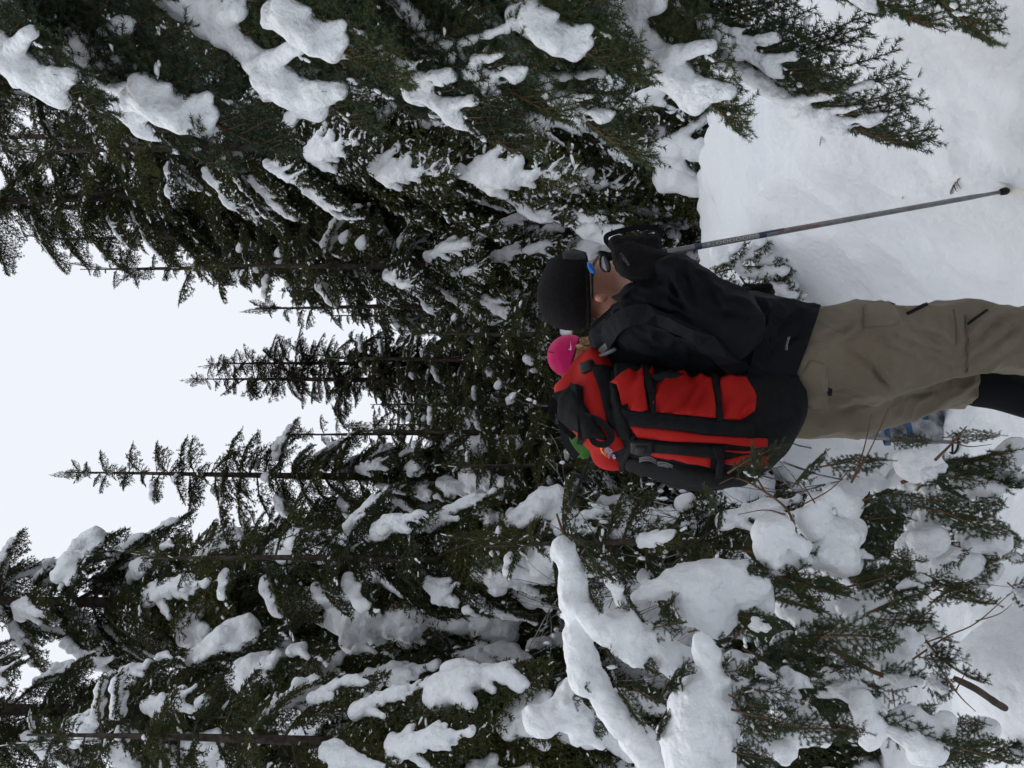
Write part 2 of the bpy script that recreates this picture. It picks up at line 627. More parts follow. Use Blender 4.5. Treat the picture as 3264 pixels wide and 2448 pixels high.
def gen_branch(seed, L=1.0, lod='mid', droop=.35, width=.42, rise=.15, sparse=0.0, snow=1.0, snow_h=.014, curl=0.0, flecks=1.0):
    """returns (foliage MB with slots bark, needle; snow MB). origin at trunk, +X outwards"""
    rng = np.random.default_rng(seed)
    ds, dt, npm, nl, nw, sides = LOD[lod]
    t = np.linspace(0, 1, 15)
    ph = rng.random() * 6
    main = np.stack([L * t * (1 - .12 * droop * t), .035 * L * np.sin(4 * t + ph) * t, L * (rise * t - droop * t ** 2 + curl * t ** 4)], 1)
    fol, tw = MB(), []
    fol.tip = main[-1]
    R = .013 * L * (1 - t) ** .8 + .0022
    add_tube(fol, main, R, sides + 1, 0)
    segP, segD, segL = [], [], []                     # every needle-bearing twig as straight pieces
    sec = []
    ts = .10
    side = 1
    while ts < .985:
        if rng.random() > sparse:
            p = np.array([np.interp(ts, t, main[:, k]) for k in range(3)])
            d0 = norm(np.array([np.interp(min(ts + .03, 1), t, main[:, k]) for k in range(3)]) - np.array([np.interp(ts - .03, t, main[:, k]) for k in range(3)]))
            ang = math.radians(rng.uniform(48, 62) - 16 * ts)
            lat = norm(np.cross(np.array((0, 0, 1.0)), d0)) * side
            ln = L * width * ((1 - ts) ** .75 * min(1, .35 + 2.4 * ts)) * rng.uniform(.65, 1.12) + .05 * L
            d = norm(math.cos(ang) * d0 + math.sin(ang) * lat + np.array((0, 0, rng.uniform(-.28, .08))))
            q = np.linspace(0, 1, 6)[:, None]
            P = p + d * ln * q + np.array((0, 0, -1.0)) * (.30 + .45 * droop) * ln * q ** 2
            sec.append((ts, P, ln))
            if lod != 'low':
                add_tube(fol, P, np.linspace(.0045, .0014, 6) * max(L, .6), 3, 0)
            for i in range(5):
                segP.append(P[i]); segD.append(P[i + 1] - P[i])
            m_ = max(int(ln / dt), 1)
            for j in range(m_):
                u = (j + .6) / (m_ + .2)
                for sd in (1, -1):
                    if rng.random() < .12:
                        continue
                    b = P[0] + (P[-1] - P[0]) * u
                    b = np.array([np.interp(u, np.linspace(0, 1, 6), P[:, k]) for k in range(3)])
                    dd = norm(P[min(int(u * 5) + 1, 5)] - P[int(u * 5)])
                    la = norm(np.cross(np.array((0, 0, 1.0)), dd)) * sd
                    tl = (.055 + .16 * ln * (1 - u)) * rng.uniform(.6, 1.15)
                    a2 = math.radians(rng.uniform(40, 58))
                    d2 = norm(math.cos(a2) * dd + math.sin(a2) * la + np.array((0, 0, rng.uniform(-.38, .32))))
                    segP.append(b); segD.append(d2 * tl)
        side = -side
        ts += ds / L * rng.uniform(.35, .65) * (1.0 if lod != 'low' else 1.1)
    for i in range(2, 14):
        segP.append(main[i]); segD.append(main[i + 1] - main[i])
    segP = np.array(segP); segD = np.array(segD)
    sl = np.linalg.norm(segD, axis=1)
    cnt = np.maximum((sl * npm).astype(int), 2)
    ids = np.repeat(np.arange(len(sl)), cnt)
    u = rng.random(len(ids))
    P = segP[ids] + segD[ids] * u[:, None]
    D = norm(segD[ids])
    S = norm(np.cross(np.array((0, 0, 1.0)), D) + 1e-6)
    V = needle_tris(P, D, S, nl, nw, rng)
    fol.add(V.reshape(-1, 3), np.arange(len(V) * 3).reshape(-1, 3), 1, False)
    # snow lying along the branch and out over the side twigs
    sm = MB()
    if snow > 0:
        UPF = .40 if lod in ('near', 'spray') else .55
        rs = .070 * snow * L ** .5
        prims = []
        g0 = rng.uniform(.22, .46)
        g1 = rng.uniform(.78, .97)
        gap = rng.uniform(.5, .75)
        cov = lambda x: 0 if x < g0 or x > g1 else float(np.clip((vnoise(np.array([[x * 6.5 + seed * 1.7, seed * .37, 3.]]), 2)[0] - .22) * 2.6, 0, 1))
        for i in range(14):
            tm = (t[i] + t[i + 1]) / 2
            if cov(tm) > .16:
                def rad(x):
                    return rs * (.45 + .6 * cov(tm)) * (.55 + .85 * float(vnoise(np.array([[x * 5 + seed * 3.1, seed, 0.]]), 5)[0])) * (1.25 - .75 * x) * min(1, .45 + 1.6 * x)
                a_, b_ = rad(t[i]), rad(t[i + 1])
                prims.append(('c', main[i] + (0, 0, a_ * UPF), main[i + 1] + (0, 0, b_ * UPF), a_, b_))
                for _ in range(3 if lod != 'low' else 1):
                    rb_ = a_ * rng.uniform(.38, .68)
                    c_ = main[i] + (main[i + 1] - main[i]) * rng.random() + a_ * np.array((0, rng.uniform(-1.1, 1.1), rng.uniform(.0, 1.15)))
                    prims.append(('c', c_, c_ + (rb_ * rng.uniform(.2, .9), 0, -rb_ * .3), rb_, rb_ * .85))
        for ts, P, ln in sec:
            if ts < g0 or ts > g1 + .05 or rng.random() < .42 or ln < .05 or cov(ts) < .1:
                continue
            e = rng.uniform(.25, .95)
            r0 = rs * rng.uniform(.5, .9) * (1.15 - .6 * ts) * (.5 + .5 * cov(ts))
            k = max(1, int(e * 5))
            for i in range(k):
                ra = r0 * (1 - .60 * i / 5); rb = r0 * (1 - .60 * (i + 1) / 5)
                prims.append(('c', P[i] + (0, 0, ra * .6), P[i + 1] + (0, 0, rb * .6), ra, rb))
        if prims:
            def disp(Q):
                return -.030 * snow * (fbm(Q * 10, seed, 2) - .5) - .020 * (vnoise(Q * 26, seed + 9) - .5)
            sdf_mb(prims, .016 if lod != 'low' else .03, snow_h, disp, mb=sm)
    # small clots caught on the outer twigs
    nf = int((46 if lod != 'low' else 7) * flecks)
    if nf:
        pick = rng.integers(0, len(sl), nf)
        ico = ICO0
        for i in pick:
            u_ = rng.random()
            d = norm(segD[i])
            r0 = .0035 + .010 * rng.random() ** 2.2
            r0 *= 1.7 if lod == 'low' else 1
            for b_ in range(rng.integers(1, 4)):
                r = r0 * rng.uniform(.6, 1.15)
                c = segP[i] + segD[i] * u_ + d * b_ * r0 * 1.5 + rng.normal(0, .35 * r0, 3)
                v = ico[0] * np.array((r, r, r * .7)) * rng.uniform(.65, 1.35, (len(ico[0]), 1))
                v = v + np.outer(v @ d, d) * rng.uniform(.2, 1.6)
                fol.add(v + c + (0, 0, r * .5), ico[1], 2)
    return fol, sm

def make_ico(sub):
    import bmesh
    bm = bmesh.new()
    bmesh.ops.create_icosphere(bm, subdivisions=sub, radius=1)
    V = np.array([v.co[:] for v in bm.verts]); F = np.array([[v.index for v in f.verts] for f in bm.faces])
    bm.free()
    return V, F
ICO0 = make_ico(1)
ICO2 = make_ico(2)

BR = {}
LOD['small'] = (.055, .050, 300, .026, .0075, 4)
LOD['spray'] = (.040, .034, 1300, .018, .0024, 5)
def branch_set(key, specs, lod, mats):
    out = []
    for sp in specs:
        f, s_ = gen_branch(lod=lod, **sp)
        out.append((f.mesh('branch', mats), s_.mesh('snow_pad', [M['snow']]) if s_.V else None, f, s_))
    BR[key] = out

branch_set('laden', [dict(seed=11 + i, droop=d, rise=r, snow=s_, width=w, curl=c, flecks=1.8) for i, (d, r, s_, w, c) in enumerate(
    [(.45, .12, 1.35, .40, 0), (.55, .10, 1.5, .42, .05), (.35, .05, 1.2, .46, 0), (.60, .20, 1.45, .36, .08), (.50, .12, .9, .44, .04), (.40, .10, 1.7, .38, 0)])], 'mid', [M['bark'], M['needle'], M['snow']])
branch_set('light', [dict(seed=31 + i, droop=d, rise=r, snow=s_, width=w, sparse=.06, flecks=2) for i, (d, r, s_, w) in enumerate(
    [(.30, .12, 0, .42), (.40, .20, .55, .40), (.25, .10, 0, .46), (.45, .22, .45, .36), (.35, .1, .5, .42)])], 'mid', [M['bark'], M['needle'], M['snow']])
branch_set('bare', [dict(seed=51 + i, droop=d, rise=r, snow=0, width=w, sparse=.3, flecks=.25) for i, (d, r, w) in enumerate(
    [(.25, .1, .30), (.35, .2, .34), (.15, .1, .28)])], 'mid', [M['bark'], M['needle_dark'], M['snow']])
branch_set('frosted', [dict(seed=61 + i, droop=d, rise=r, snow=s_, width=w, flecks=6) for i, (d, r, s_, w) in enumerate(
    [(.40, .12, .75, .40), (.50, .15, .95, .42), (.35, .1, .6, .38), (.45, .1, .85, .36)])], 'mid', [M['bark'], M['needle'], M['snow']])
branch_set('near', [dict(seed=71 + i, droop=d, rise=r, snow=s_, width=w, snow_h=.009, flecks=.5, curl=c) for i, (d, r, s_, w, c) in enumerate(
    [(.25, .10, 1.0, .38, 0), (.30, .06, .8, .42, 0), (.18, .05, 0, .40, 0), (.22, .1, 1.15, .38, .03), (.28, .08, .5, .44, 0), (.12, .04, 0, .32, 0)])], 'near', [M['twig'], M['needle_near'], M['snow']])
branch_set('small', [dict(seed=111 + i, L=.45, droop=d, rise=r, snow=s_, width=w, flecks=.25) for i, (d, r, s_, w) in enumerate(
    [(.20, .12, 0, .50), (.3, .2, .9, .46), (.15, .1, 0, .55), (.35, .2, 1.2, .5), (.2, .25, 0, .45)])], 'small', [M['bark'], M['needle'], M['snow']])
branch_set('small_bare', [dict(seed=121 + i, L=.45, droop=d, rise=r, snow=0, width=w, flecks=.06, sparse=.1) for i, (d, r, w) in enumerate(
    [(.20, .12, .50), (.3, .2, .46), (.15, .1, .58)])], 'small', [M['bark'], M['needle_dark'], M['snow']])
branch_set('spray', [dict(seed=131 + i, L=.36, droop=d, rise=r, snow=s_, width=w, snow_h=.006, flecks=f_, sparse=.12) for i, (d, r, s_, w, f_) in enumerate(
    [(.18, .06, 0, .46, .2), (.30, .10, .75, .44, .2), (.12, .04, 0, .38, .1), (.25, .1, .95, .5, .2), (.35, .1, 0, .42, .15)])], 'spray', [M['twig'], M['needle_near'], M['snow']])
branch_set('low', [dict(seed=91 + i, droop=d, rise=r, snow=s_, width=w, snow_h=.045, flecks=2.5) for i, (d, r, s_, w) in enumerate(
    [(.45, .12, .9, .42), (.35, .1, .7, .44), (.55, .15, 1.0, .40), (.3, .1, .0, .44), (.4, .15, .5, .40), (.4, .12, .0, .42)])], 'low', [M['bark'], M['needle'], M['snow']])

def trunk_mb(H, r, rng, lean=(0, 0), z0=-.15, n=9):
    z = np.linspace(0, 1, 16)
    P = np.stack([lean[0] * z + .02 * np.sin(z * 5 + rng.random() * 6), lean[1] * z + .02 * np.sin(z * 4 + rng.random() * 6), z0 + (H - z0) * z], 1)
    mb = MB()
    add_tube(mb, P, r * (1 - z) ** .85 + .006, n)
    return mb, P

def tree_layout(H, Lmax, nb, rng, z0, top_up=30, low_down=-38, power=.8):
    out = []
    az = rng.random() * 6.28
    for i in range(nb):
        u = z0 + (1 - z0) * (i + rng.random()) / nb
        u = min(u, .985)
        az += 2.39996 + rng.normal(0, .25)
        ln = Lmax * ((1 - u) / (1 - z0)) ** power * rng.uniform(.72, 1.12) + .10
        tilt = low_down + (top_up - low_down) * max(0, (u - .35) / .65) ** 1.6 + rng.normal(0, 7)
        out.append((u, az, ln, tilt))
    return out

def fir(name, label, U, d, H, Lmax, nb, key, seed, z0=.1, group=None, lean=(0, 0), r=None, low_down=-34, cat='tree', pads=.6, power=.8, keep=None, ragged=False):
    """a conifer whose every branch is a part with its snow on it"""
    rng = np.random.default_rng(seed)
    x = (U - 384) / FPX * d
    y = d
    gz = float(gh(x, y))
    root = empty(name, (x, y, gz), label, cat, group)
    tmb, TP = trunk_mb(H, r or .012 * H, rng, lean)
    link('trunk', tmb.mesh('trunk', [M['bark']]), root)
    for u, az, ln, tilt in tree_layout(H, Lmax, nb, rng, z0, low_down=low_down, power=power):
        if ragged:
            ln *= rng.uniform(.45, 1.25)
            tilt += rng.normal(0, 20)
        if keep and not keep(u, az):
            continue
        bare = key == 'bare'
        ks = key if ln > .62 else ('small_bare' if bare else 'small')
        fm, sm, _, _ = BR[ks][rng.integers(len(BR[ks]))]
        ln *= 1 if ks == key else 1 / .45
        b = link('branch', fm, root)
        b.location = [float(np.interp(u * H, TP[:, 2], TP[:, k])) for k in (0, 1)] + [u * H]
        b.rotation_euler = (rng.normal(0, .12), -math.radians(tilt), az)
        b.scale = (ln, ln * rng.uniform(.85, 1.15), ln)
        if sm is not None and rng.random() < pads:
            link('snow_pad', sm, b)
    # the leading shoot
    lead = link('branch', BR['small_bare' if key == 'bare' else 'small'][2][0], root)
    lead.location = (lean[0], lean[1], H - .35)
    lead.rotation_euler = (0, -math.radians(84), rng.random() * 6)
    lead.scale = (1.1, .35, .35)
    return root

def merged_tree(seed, H, Lmax, nb, z0, keys):
    rng = np.random.default_rng(seed)
    tmb, TP = trunk_mb(H, .013 * H, rng, n=7)
    crown, snow = MB(), MB()
    for u, az, ln, tilt in tree_layout(H, Lmax, nb, rng, z0, low_down=-38):
        _, _, f, s_ = BR['low'][keys[rng.integers(len(keys))]]
        Mx = Matrix.LocRotScale((0, 0, u * H), Matrix.Rotation(az, 3, 'Z') @ Matrix.Rotation(-math.radians(tilt), 3, 'Y'), (ln, ln, ln))
        A = np.array(Mx)
        for src, dst in ((f, crown), (s_, snow)):
            if not src.V:
                continue
            base = dst.n
            V = np.concatenate(src.V)
            dst.V.append((V @ A[:3, :3].T + A[:3, 3]).astype(np.float32))
            dst.n += len(V)
            for F, mt, sm in src.F:
                dst.F.append((F + base, mt, sm))
    return (tmb.mesh('trunk', [M['bark']]), crown.mesh('crown', [M['bark'], M['needle'], M['snow']]), snow.mesh('snow_load', [M['snow']]), H)

FAR = [merged_tree(201, 8, 1.9, 105, .06, [0, 1, 2, 3, 5, 3]), merged_tree(202, 8, 1.6, 95, .10, [1, 3, 4, 3, 5]),
       merged_tree(203, 8, 1.35, 90, .05, [0, 5, 4, 3]), merged_tree(204, 8, 2.1, 100, .14, [0, 5, 3, 4, 3])]

def far_tree(name, label, x, y, H, k, rz, group, wide=1.0):
    t_, c_, s_, h0 = FAR[k]
    root = empty(name, (x, y, float(gh(x, y))), label, 'tree', group)
    sc = H / h0
    for nm, me in (('trunk', t_), ('crown', c_), ('snow_load', s_)):
        o = link(nm, me, root)
        o.rotation_euler = (0, 0, rz)
        o.scale = (sc * wide, sc * wide, sc)
        if nm == 'snow_load':
            o['kind'] = 'stuff'
    return root

# ------------------------------------------------------------------ middle-distance trees
fir('fir_tree', 'slender fir with a bare spiky leader and snow pads, alone against the sky', 292, 10, 7.45, 1.25, 112, 'laden', 301, z0=.1, low_down=-30, r=.075)
fir('fir_tree', 'tall fir loaded with thick snow, its right side against the sky', 158, 8.2, 9.8, 2.0, 96, 'laden', 302, pads=.75, z0=.12, low_down=-42, r=.10)
fir('fir_tree', 'tall thick-trunked fir with heavy drooping snow pads at the edge of the wood', 52, 7.0, 9.4, 1.75, 88, 'laden', 303, pads=.75, z0=.10, low_down=-45, r=.10)
fir('fir_tree', 'fir with long steep snow-loaded boughs behind the arched sapling', 20, 5.2, 4.9, 1.45, 62, 'laden', 304, pads=.75, z0=.12, low_down=-52, r=.06)
fir('fir_tree', 'fir with thick snow pads on boughs above the bare frosted shrubs', 205, 6.6, 4.9, 1.30, 66, 'laden', 305, pads=.75, z0=.10, low_down=-46, r=.055)
fir('fir_tree', 'tall open fir with a visible bare trunk and little snow', 596, 9.2, 9.9, 1.9, 125, 'light', 306, z0=.14, lean=(-.3, 0), r=.11, low_down=-25)
fir('fir_tree', 'dark fir with a thin forked tip and only specks of snow', 532, 10.2, 7.9, 1.45, 84, 'light', 307, z0=.08, r=.08, low_down=-28)
fir('fir_tree', 'dense fir with thin snow lines on boughs sweeping down toward the hikers', 622, 6.9, 5.6, 1.75, 78, 'frosted', 308, pads=.9, z0=.06, low_down=-44, r=.07)
fir('fir_tree', 'fir with snow-lined boughs behind the black-hatted hiker', 505, 7.8, 4.9, 1.45, 74, 'frosted', 309, pads=.9, z0=.05, low_down=-40, r=.06)
fir('fir_tree', 'small fir thickly frosted white beyond the pink hat', 408, 9.4, 4.2, 1.0, 56, 'frosted', 310, pads=.9, z0=.05, low_down=-38, r=.05)
fir('fir_tree', 'small snow-padded fir beyond the red backpack', 338, 8.4, 3.7, 1.0, 50, 'laden', 311, z0=.05, low_down=-38, r=.05)
fir('spruce_tree', 'thin dark spruce with almost no snow rising far behind the pink hat', 388, 17, 9.1, 1.55, 170, 'bare', 312, ragged=True, z0=.2, low_down=-12, r=.10, power=.75)
fir('spruce_tree', 'second tip of dark spruce close beside the thin dark spruce', 404, 17.4, 8.9, 1.5, 140, 'bare', 313, ragged=True, z0=.3, low_down=-12, r=.09, power=.75)
fir('fir_tree', 'tall fir with snow-dusted boughs behind the tall open fir', 690, 8.4, 9.8, 1.9, 100, 'light', 314, z0=.08, low_down=-30, r=.09)

fir('fir_tree', 'dark fir with spiky drooping twigs, its ragged side against the sky gap', 503, 11.2, 7.9, 1.25, 96, 'light', 316, z0=.08, r=.08, low_down=-26, ragged=True)
fir('fir_tree', 'tall dense dark fir close behind the open fir with bare trunk', 566, 11.4, 10.6, 1.9, 130, 'light', 322, z0=.08, r=.09, low_down=-28, ragged=True)
fir('fir_tree', 'tall dense dark fir between the open fir and the snow-dusted fir', 640, 11.0, 11.2, 2.0, 125, 'light', 323, z0=.08, r=.09, low_down=-28, ragged=True)
fir('fir_tree', 'snow-lined fir filling the foot of the sky gap beside the dark spruces', 462, 10.0, 5.2, 1.2, 80, 'frosted', 317, z0=.05, pads=.9, r=.06, low_down=-34, ragged=True)
fir('fir_tree', 'snow-padded fir between the slender fir and the dark spruces', 334, 11.5, 5.3, 1.2, 80, 'laden', 318, z0=.05, r=.06, low_down=-30, ragged=True)
fir('fir_tree', 'low frosted fir just behind the pink hat', 436, 7.2, 2.6, .85, 56, 'frosted', 319, z0=.05, pads=1.0, r=.04, low_down=-34)
fir('fir_tree', 'low frosted fir behind the lid of the red backpack', 362, 7.6, 2.7, .85, 56, 'frosted', 320, z0=.05, pads=1.0, r=.04, low_down=-34)
fir('fir_tree', 'low frosted fir among bare twigs left of the red backpack', 300, 7.0, 2.4, .85, 52, 'frosted', 321, z0=.05, pads=1.0, r=.04, low_down=-34)
fir('fir_tree', 'young fir capped with fat snow pads close left of the red backpack', 222, 4.7, 2.15, .72, 30, 'laden', 315, pads=1.0, z0=.12, low_down=-36, r=.028)

# ------------------------------------------------------------------ the wood behind
rng = np.random.default_rng(5)
def sky_limit(U):
    """highest picture row a far crown may reach (the gap of open sky)"""
    return np.interp(U, [-400, 0, 200, 265, 330, 440, 500, 545, 700, 1200], [-300, -250, 60, 330, 345, 345, 200, 60, -200, -300])
for row, (y0, nrow, hmin, hmax) in enumerate([(11.5, 11, 6, 9.5), (14.5, 13, 7, 11), (18.5, 15, 8, 13), (24, 16, 9, 15)]):
    for i in range(nrow):
        U = -70 + (908) * (i + rng.uniform(.15, .85)) / nrow
        y = y0 + rng.uniform(-1.2, 1.2)
        x = (U - 384) / FPX * y
        H = rng.uniform(hmin, hmax)
        zmax = 1.65 + (555 - sky_limit(U) + rng.uniform(-25, 0)) * y / FPX
        H = min(H, zmax + .1)
        if H < 2.2:
            continue
        far_tree('conifer_tree', ['dark snow-flecked conifer in the wood just behind the firs', 'snow-flecked conifer in the second rank of the wood',
                                  'snow-flecked conifer deep in the wood', 'far conifer closing the back of the wood'][row],
                 x, y, H, int(rng.integers(4)), rng.random() * 6.28,
                 ['conifers just behind the firs', 'conifers in the second rank', 'conifers deep in the wood', 'conifers at the back of the wood'][row],
                 wide=rng.uniform(.85, 1.2) * (1 if H > 4.5 else 1.25))

def shrub_mesh(seed, H=1.3, n=7):
    rng = np.random.default_rng(seed)
    mb = MB()
    def grow(p, d, L, r, lev):
        k = 6
        P = [p]
        for i in range(k):
            d = norm(d + rng.normal(0, .16, 3) + np.array((0, 0, .04)))
            P.append(P[-1] + d * L / k)
        P = np.array(P)
        add_tube(mb, P, np.linspace(r, r * .45, len(P)), 4, 0)
        if lev < 2:
            for i in range(1 + int(3 * L)):
                j = rng.integers(1, k)
                grow(P[j], norm(d + rng.normal(0, .38, 3)), L * rng.uniform(.35, .6), r * .55, lev + 1)
    for i in range(n):
        a = rng.random() * 6.28
        grow(np.array((rng.normal(0, .12), rng.normal(0, .12), -.05)), norm(np.array((.22 * math.cos(a), .22 * math.sin(a), 1))), H * rng.uniform(.6, 1.1), .006, 0)
    sn = MB()
    for i in range(60):
        V = mb.V[rng.integers(len(mb.V))]
        c = V[rng.integers(len(V))]
        r = rng.uniform(.006, .014)
        sn.add(ICO0[0] * np.array((r * 1.2, r, r * rng.uniform(.8, 3))) * rng.uniform(.8, 1.2, (len(ICO0[0]), 1)) + c, ICO0[1])
    return mb.mesh('stems', [M['frost']]), sn.mesh('snow_clots', [M['snow']])
SH = [shrub_mesh(7, 1.5, 4), shrub_mesh(8, 1.7, 5), shrub_mesh(9, 1.3, 4), shrub_mesh(15, 1.6, 2)]
for i, (U, d, s_, lb) in enumerate([(300, 6.4, 1.1, 'bare frost-grey shrub behind the red backpack'), 
                                    (268, 5.6, .9, 'bare frosted shrub standing in snow left of the backpack'), (225, 5.2, .9, 'bare frosted shrub standing in snow left of the backpack'),
                                    (180, 6.0, 1.1, 'bare frosted shrub in the dark under the firs'), (95, 6.4, 1.2, 'bare frosted shrub in the dark under the firs'),
                                    (345, 6.6, .9, 'bare frost-grey shrub behind the red backpack'),
                                    (30, 6.8, 1.3, 'bare frosted shrub in the dark under the firs'), (476, 9.0, 2.3, 'tall leafless frosted sapling with bare twigs against the sky gap')]):
    x = (U - 384) / FPX * d
    tall = 'sapling' in lb
    root = empty('bare_sapling' if tall else 'bare_shrub', (x, d, float(gh(x, d))), lb, 'tree' if tall else 'shrub', None if tall else lb.replace('shrub', 'shrubs'))
    root.rotation_euler = (0, 0, i * 1.7)
    root.scale = (s_, s_, s_)
    k_ = 3 if tall else i % 3
    link('stems', SH[k_][0], root)
    link('snow_clots', SH[k_][1], root)['kind'] = 'stuff'

# unseen conifers added to dim the light on the snow: the wood goes on round the trail, beside and behind the place the photograph was taken from
for i, (x, y, H) in enumerate([(-3.0, -6.2, 11), (.8, -6.8, 12), (4.0, -5.0, 11), (5.6, -1.6, 12),
                               (-7.6, -2, 11), (-6.2, 4.4, 9), (7.6, 4.6, 12), (-8, 6.2, 12)]):
    far_tree('conifer_tree', 'tall unseen conifer added for shade on the near side of the trail', x, y, H, i % 4, i * 2.1, 'unseen shade conifers on the near side of the trail', 1.15)
#NEXT
# ------------------------------------------------------------------ near fir on the right, boughs hanging into the view
def place_branch(root, key, k, A, B, roll=0.0, wide=1.0, snow=True, mesh=None):
    A = np.asarray(A, float); B = np.asarray(B, float)
    fm, sm, f, _ = (BR[key][k] if mesh is None else mesh)
    tip = f.tip         # where this bough's own tip lies
    ln = np.linalg.norm(B - A) / np.linalg.norm(tip)
    X = norm(B - A)
    Z = np.array((0, 0, 1.0)) - X * X[2]
    Z = norm(Z)
    Y = np.cross(Z, X)
    R = Matrix(((X[0], Y[0], Z[0]), (X[1], Y[1], Z[1]), (X[2], Y[2], Z[2])))
    pit = math.atan2(tip[2], tip[0])
    R = R @ Matrix.Rotation(roll, 3, 'X') @ Matrix.Rotation(pit, 3, 'Y')
    b = link('branch', fm, root)
    b.location = Vector(A) - Vector(root.location)
    b.rotation_euler = R.to_euler()
    b.scale = (ln, ln * wide, ln)
    if snow and sm is not None:
        link('snow_pad', sm, b)
    return b

rt = (1.75, 2.15)
nf = empty('fir_tree', (rt[0], rt[1], float(gh(*rt))), 'near dark-green fir whose heavy snowy boughs hang beside the trail', 'tree')
tmb, TP = trunk_mb(5.2, .085, np.random.default_rng(3), n=12)
link('trunk', tmb.mesh('trunk', [M['bark']]), nf)
for (a, b, k, w) in [
    ((830, -70, 1.9), (655, 95, 1.75), 3, 1.0), ((800, 20, 2.0), (622, 275, 1.85), 0, .9), ((835, -20, 2.0), (600, 215, 1.95), 1, .8),
    ((850, 130, 1.9), (640, 362, 1.8), 3, .9), ((880, 190, 1.8), (690, 395, 1.65), 0, .9), ((830, 300, 2.0), (612, 520, 1.9), 1, .9),
    ((860, 330, 1.9), (655, 560, 1.8), 4, 1.0), ((880, 420, 1.8), (690, 640, 1.7), 0, .8), ((850, 440, 2.0), (610, 640, 1.95), 4, 1.0),
    ((860, 560, 1.9), (640, 735, 1.8), 3, 1.0), ((790, 640, 1.95), (622, 918, 1.95), 4, .9), ((840, 620, 1.85), (672, 830, 1.8), 1, .7),
    ((850, 60, 2.1), (660, 200, 2.2), 2, 1.2), ((850, 200, 2.1), (650, 420, 2.2), 2, 1.2), ((860, 380, 2.1), (640, 480, 2.2), 4, 1.2),
    ((860, 480, 2.1), (680, 560, 2.2), 4, 1.2), ((860, -100, 2.1), (700, 40, 2.2), 2, 1.2), ((900, 690, 1.7), (740, 930, 1.6), 1, .8),
    ((930, 820, 1.6), (728, 985, 1.55), 2, .8)]:
    place_branch(nf, 'near', k, at(*a), at(*b), wide=w)
# boughs on the sides away from the trail
r3 = np.random.default_rng(17)
for i in range(16):
    u = .12 + .8 * i / 16
    az = r3.uniform(-1.2, 1.6)
    A = np.array((rt[0], rt[1], u * 5.2 + .3))
    L = 1.3 * (1 - u) + .25
    place_branch(nf, 'near', i % 4, A, A + L * np.array((math.cos(az), math.sin(az), -.55)))

# ------------------------------------------------------------------ snow-bent fir sapling on the left
def z8(x, y, d):
    return at(297.4 - y * .17927, 470.6 + x * .17927, d)
def z6(x, y, d):
    return at(375.8 - y * .22652, 674.5 + x * .22652, d)

def snow_shape(root, pts, k=.03, h=.006, seed=1, name='snow_pad', amp=.012):
    """pts: chains of (world point, radius)"""
    prims = []
    for ch in pts:
        if len(ch) == 1:
            prims.append(('c', ch[0][0], ch[0][0] + np.array((1e-4, 0, 0)), ch[0][1], ch[0][1]))
        for (p, r), (q, s_) in zip(ch[:-1], ch[1:]):
            prims.append(('c', p, q, r, s_))
    rl = np.random.default_rng(seed)
    for p in list(prims):
        for _ in range(3):
            c_ = p[1] + (p[2] - p[1]) * rl.random()
            r_ = p[3] * rl.uniform(.35, .62)
            dv = norm(rl.normal(size=3) * (1, .7, .8) + (0, -.35, .25))
            prims.append(('c', c_ + dv * p[3] * .72, c_ + dv * p[3] * .72 + rl.normal(0, .5 * r_, 3), r_, r_ * .8))
    k = k * .75
    disp = lambda Q: -amp * 3.4 * (fbm(Q * 13, seed, 3) - .5) - .011 * (fbm(Q * 48, seed, 2) - .5)
    return part(name, sdf_mb(prims, k, h, disp), M['snow'], root)

sx = at(-70, 930, 2.1)
sap = empty('fir_sapling', (sx[0], sx[1], float(gh(sx[0], sx[1]))), 'fir sapling bent into an arch under thick rounded snow', 'tree')
D = 2.0
px = D / FPX
arch = [z8(x, y, D) for x, y in [(1160, 1760), (1080, 1640), (960, 1500), (850, 1330), (735, 1160), (660, 1030), (640, 900), (640, 780), (625, 690), (610, 610), (580, 510), (545, 420), (510, 330), (480, 240)]]
stem = np.vstack([[np.array((sx[0], sx[1], float(gh(sx[0], sx[1])) - .1))], [np.array(arch[0]) + (0, .05, -.25)], np.array(arch)])
mb = MB()
add_tube(mb, spline(stem, 50), np.linspace(.010, .0025, 50), 7)
part('trunk', mb, M['twig'], sap)
rr = [.06, .060, .055, .068, .062, .050, .046, .040, .030, .032, .022, .024, .010]
up = np.array((0, 0, 1.0))
snow_shape(sap, [[(p + up * r * .55, r) for p, r in zip(arch[1:11], [12 * px, 14 * px, 17 * px, 17 * px, 15 * px, 14 * px, 13 * px, 11 * px, 9.5 * px, 5.5 * px])],
                 [(arch[11] + up * .008, 8 * px), (z8(535, 470, D), 4 * px)],
                 [(z8(x, y, D - .03), r * px) for x, y, r in [(690, 830, 16), (790, 880, 19), (920, 950, 19), (1060, 1000, 18), (1160, 1070, 17), (1210, 1110, 8)]],
                 [(z8(x, y, D - .05), r * px) for x, y, r in [(900, 960, 12), (870, 990, 9)]]], k=.022, seed=4)
snow_shape(sap, [[(z8(x, y, D), r * px) for x, y, r in [(1235, 640, 21), (1290, 700, 27), (1340, 730, 24)]], [(z8(x, y, D), r * px) for x, y, r in [(1330, 620, 20), (1480, 640, 21), (1560, 690, 19), (1620, 740, 9)]],
                 [(z8(x, y, D), r * px) for x, y, r in [(1400, 760, 14), (1380, 820, 8)]],
                 [(z8(x, y, D), r * px) for x, y, r in [(930, 700, 8), (1010, 660, 8), (1110, 620, 8), (1200, 620, 12)]]], k=.02, seed=5)
DC = 1.85
pc = DC / FPX
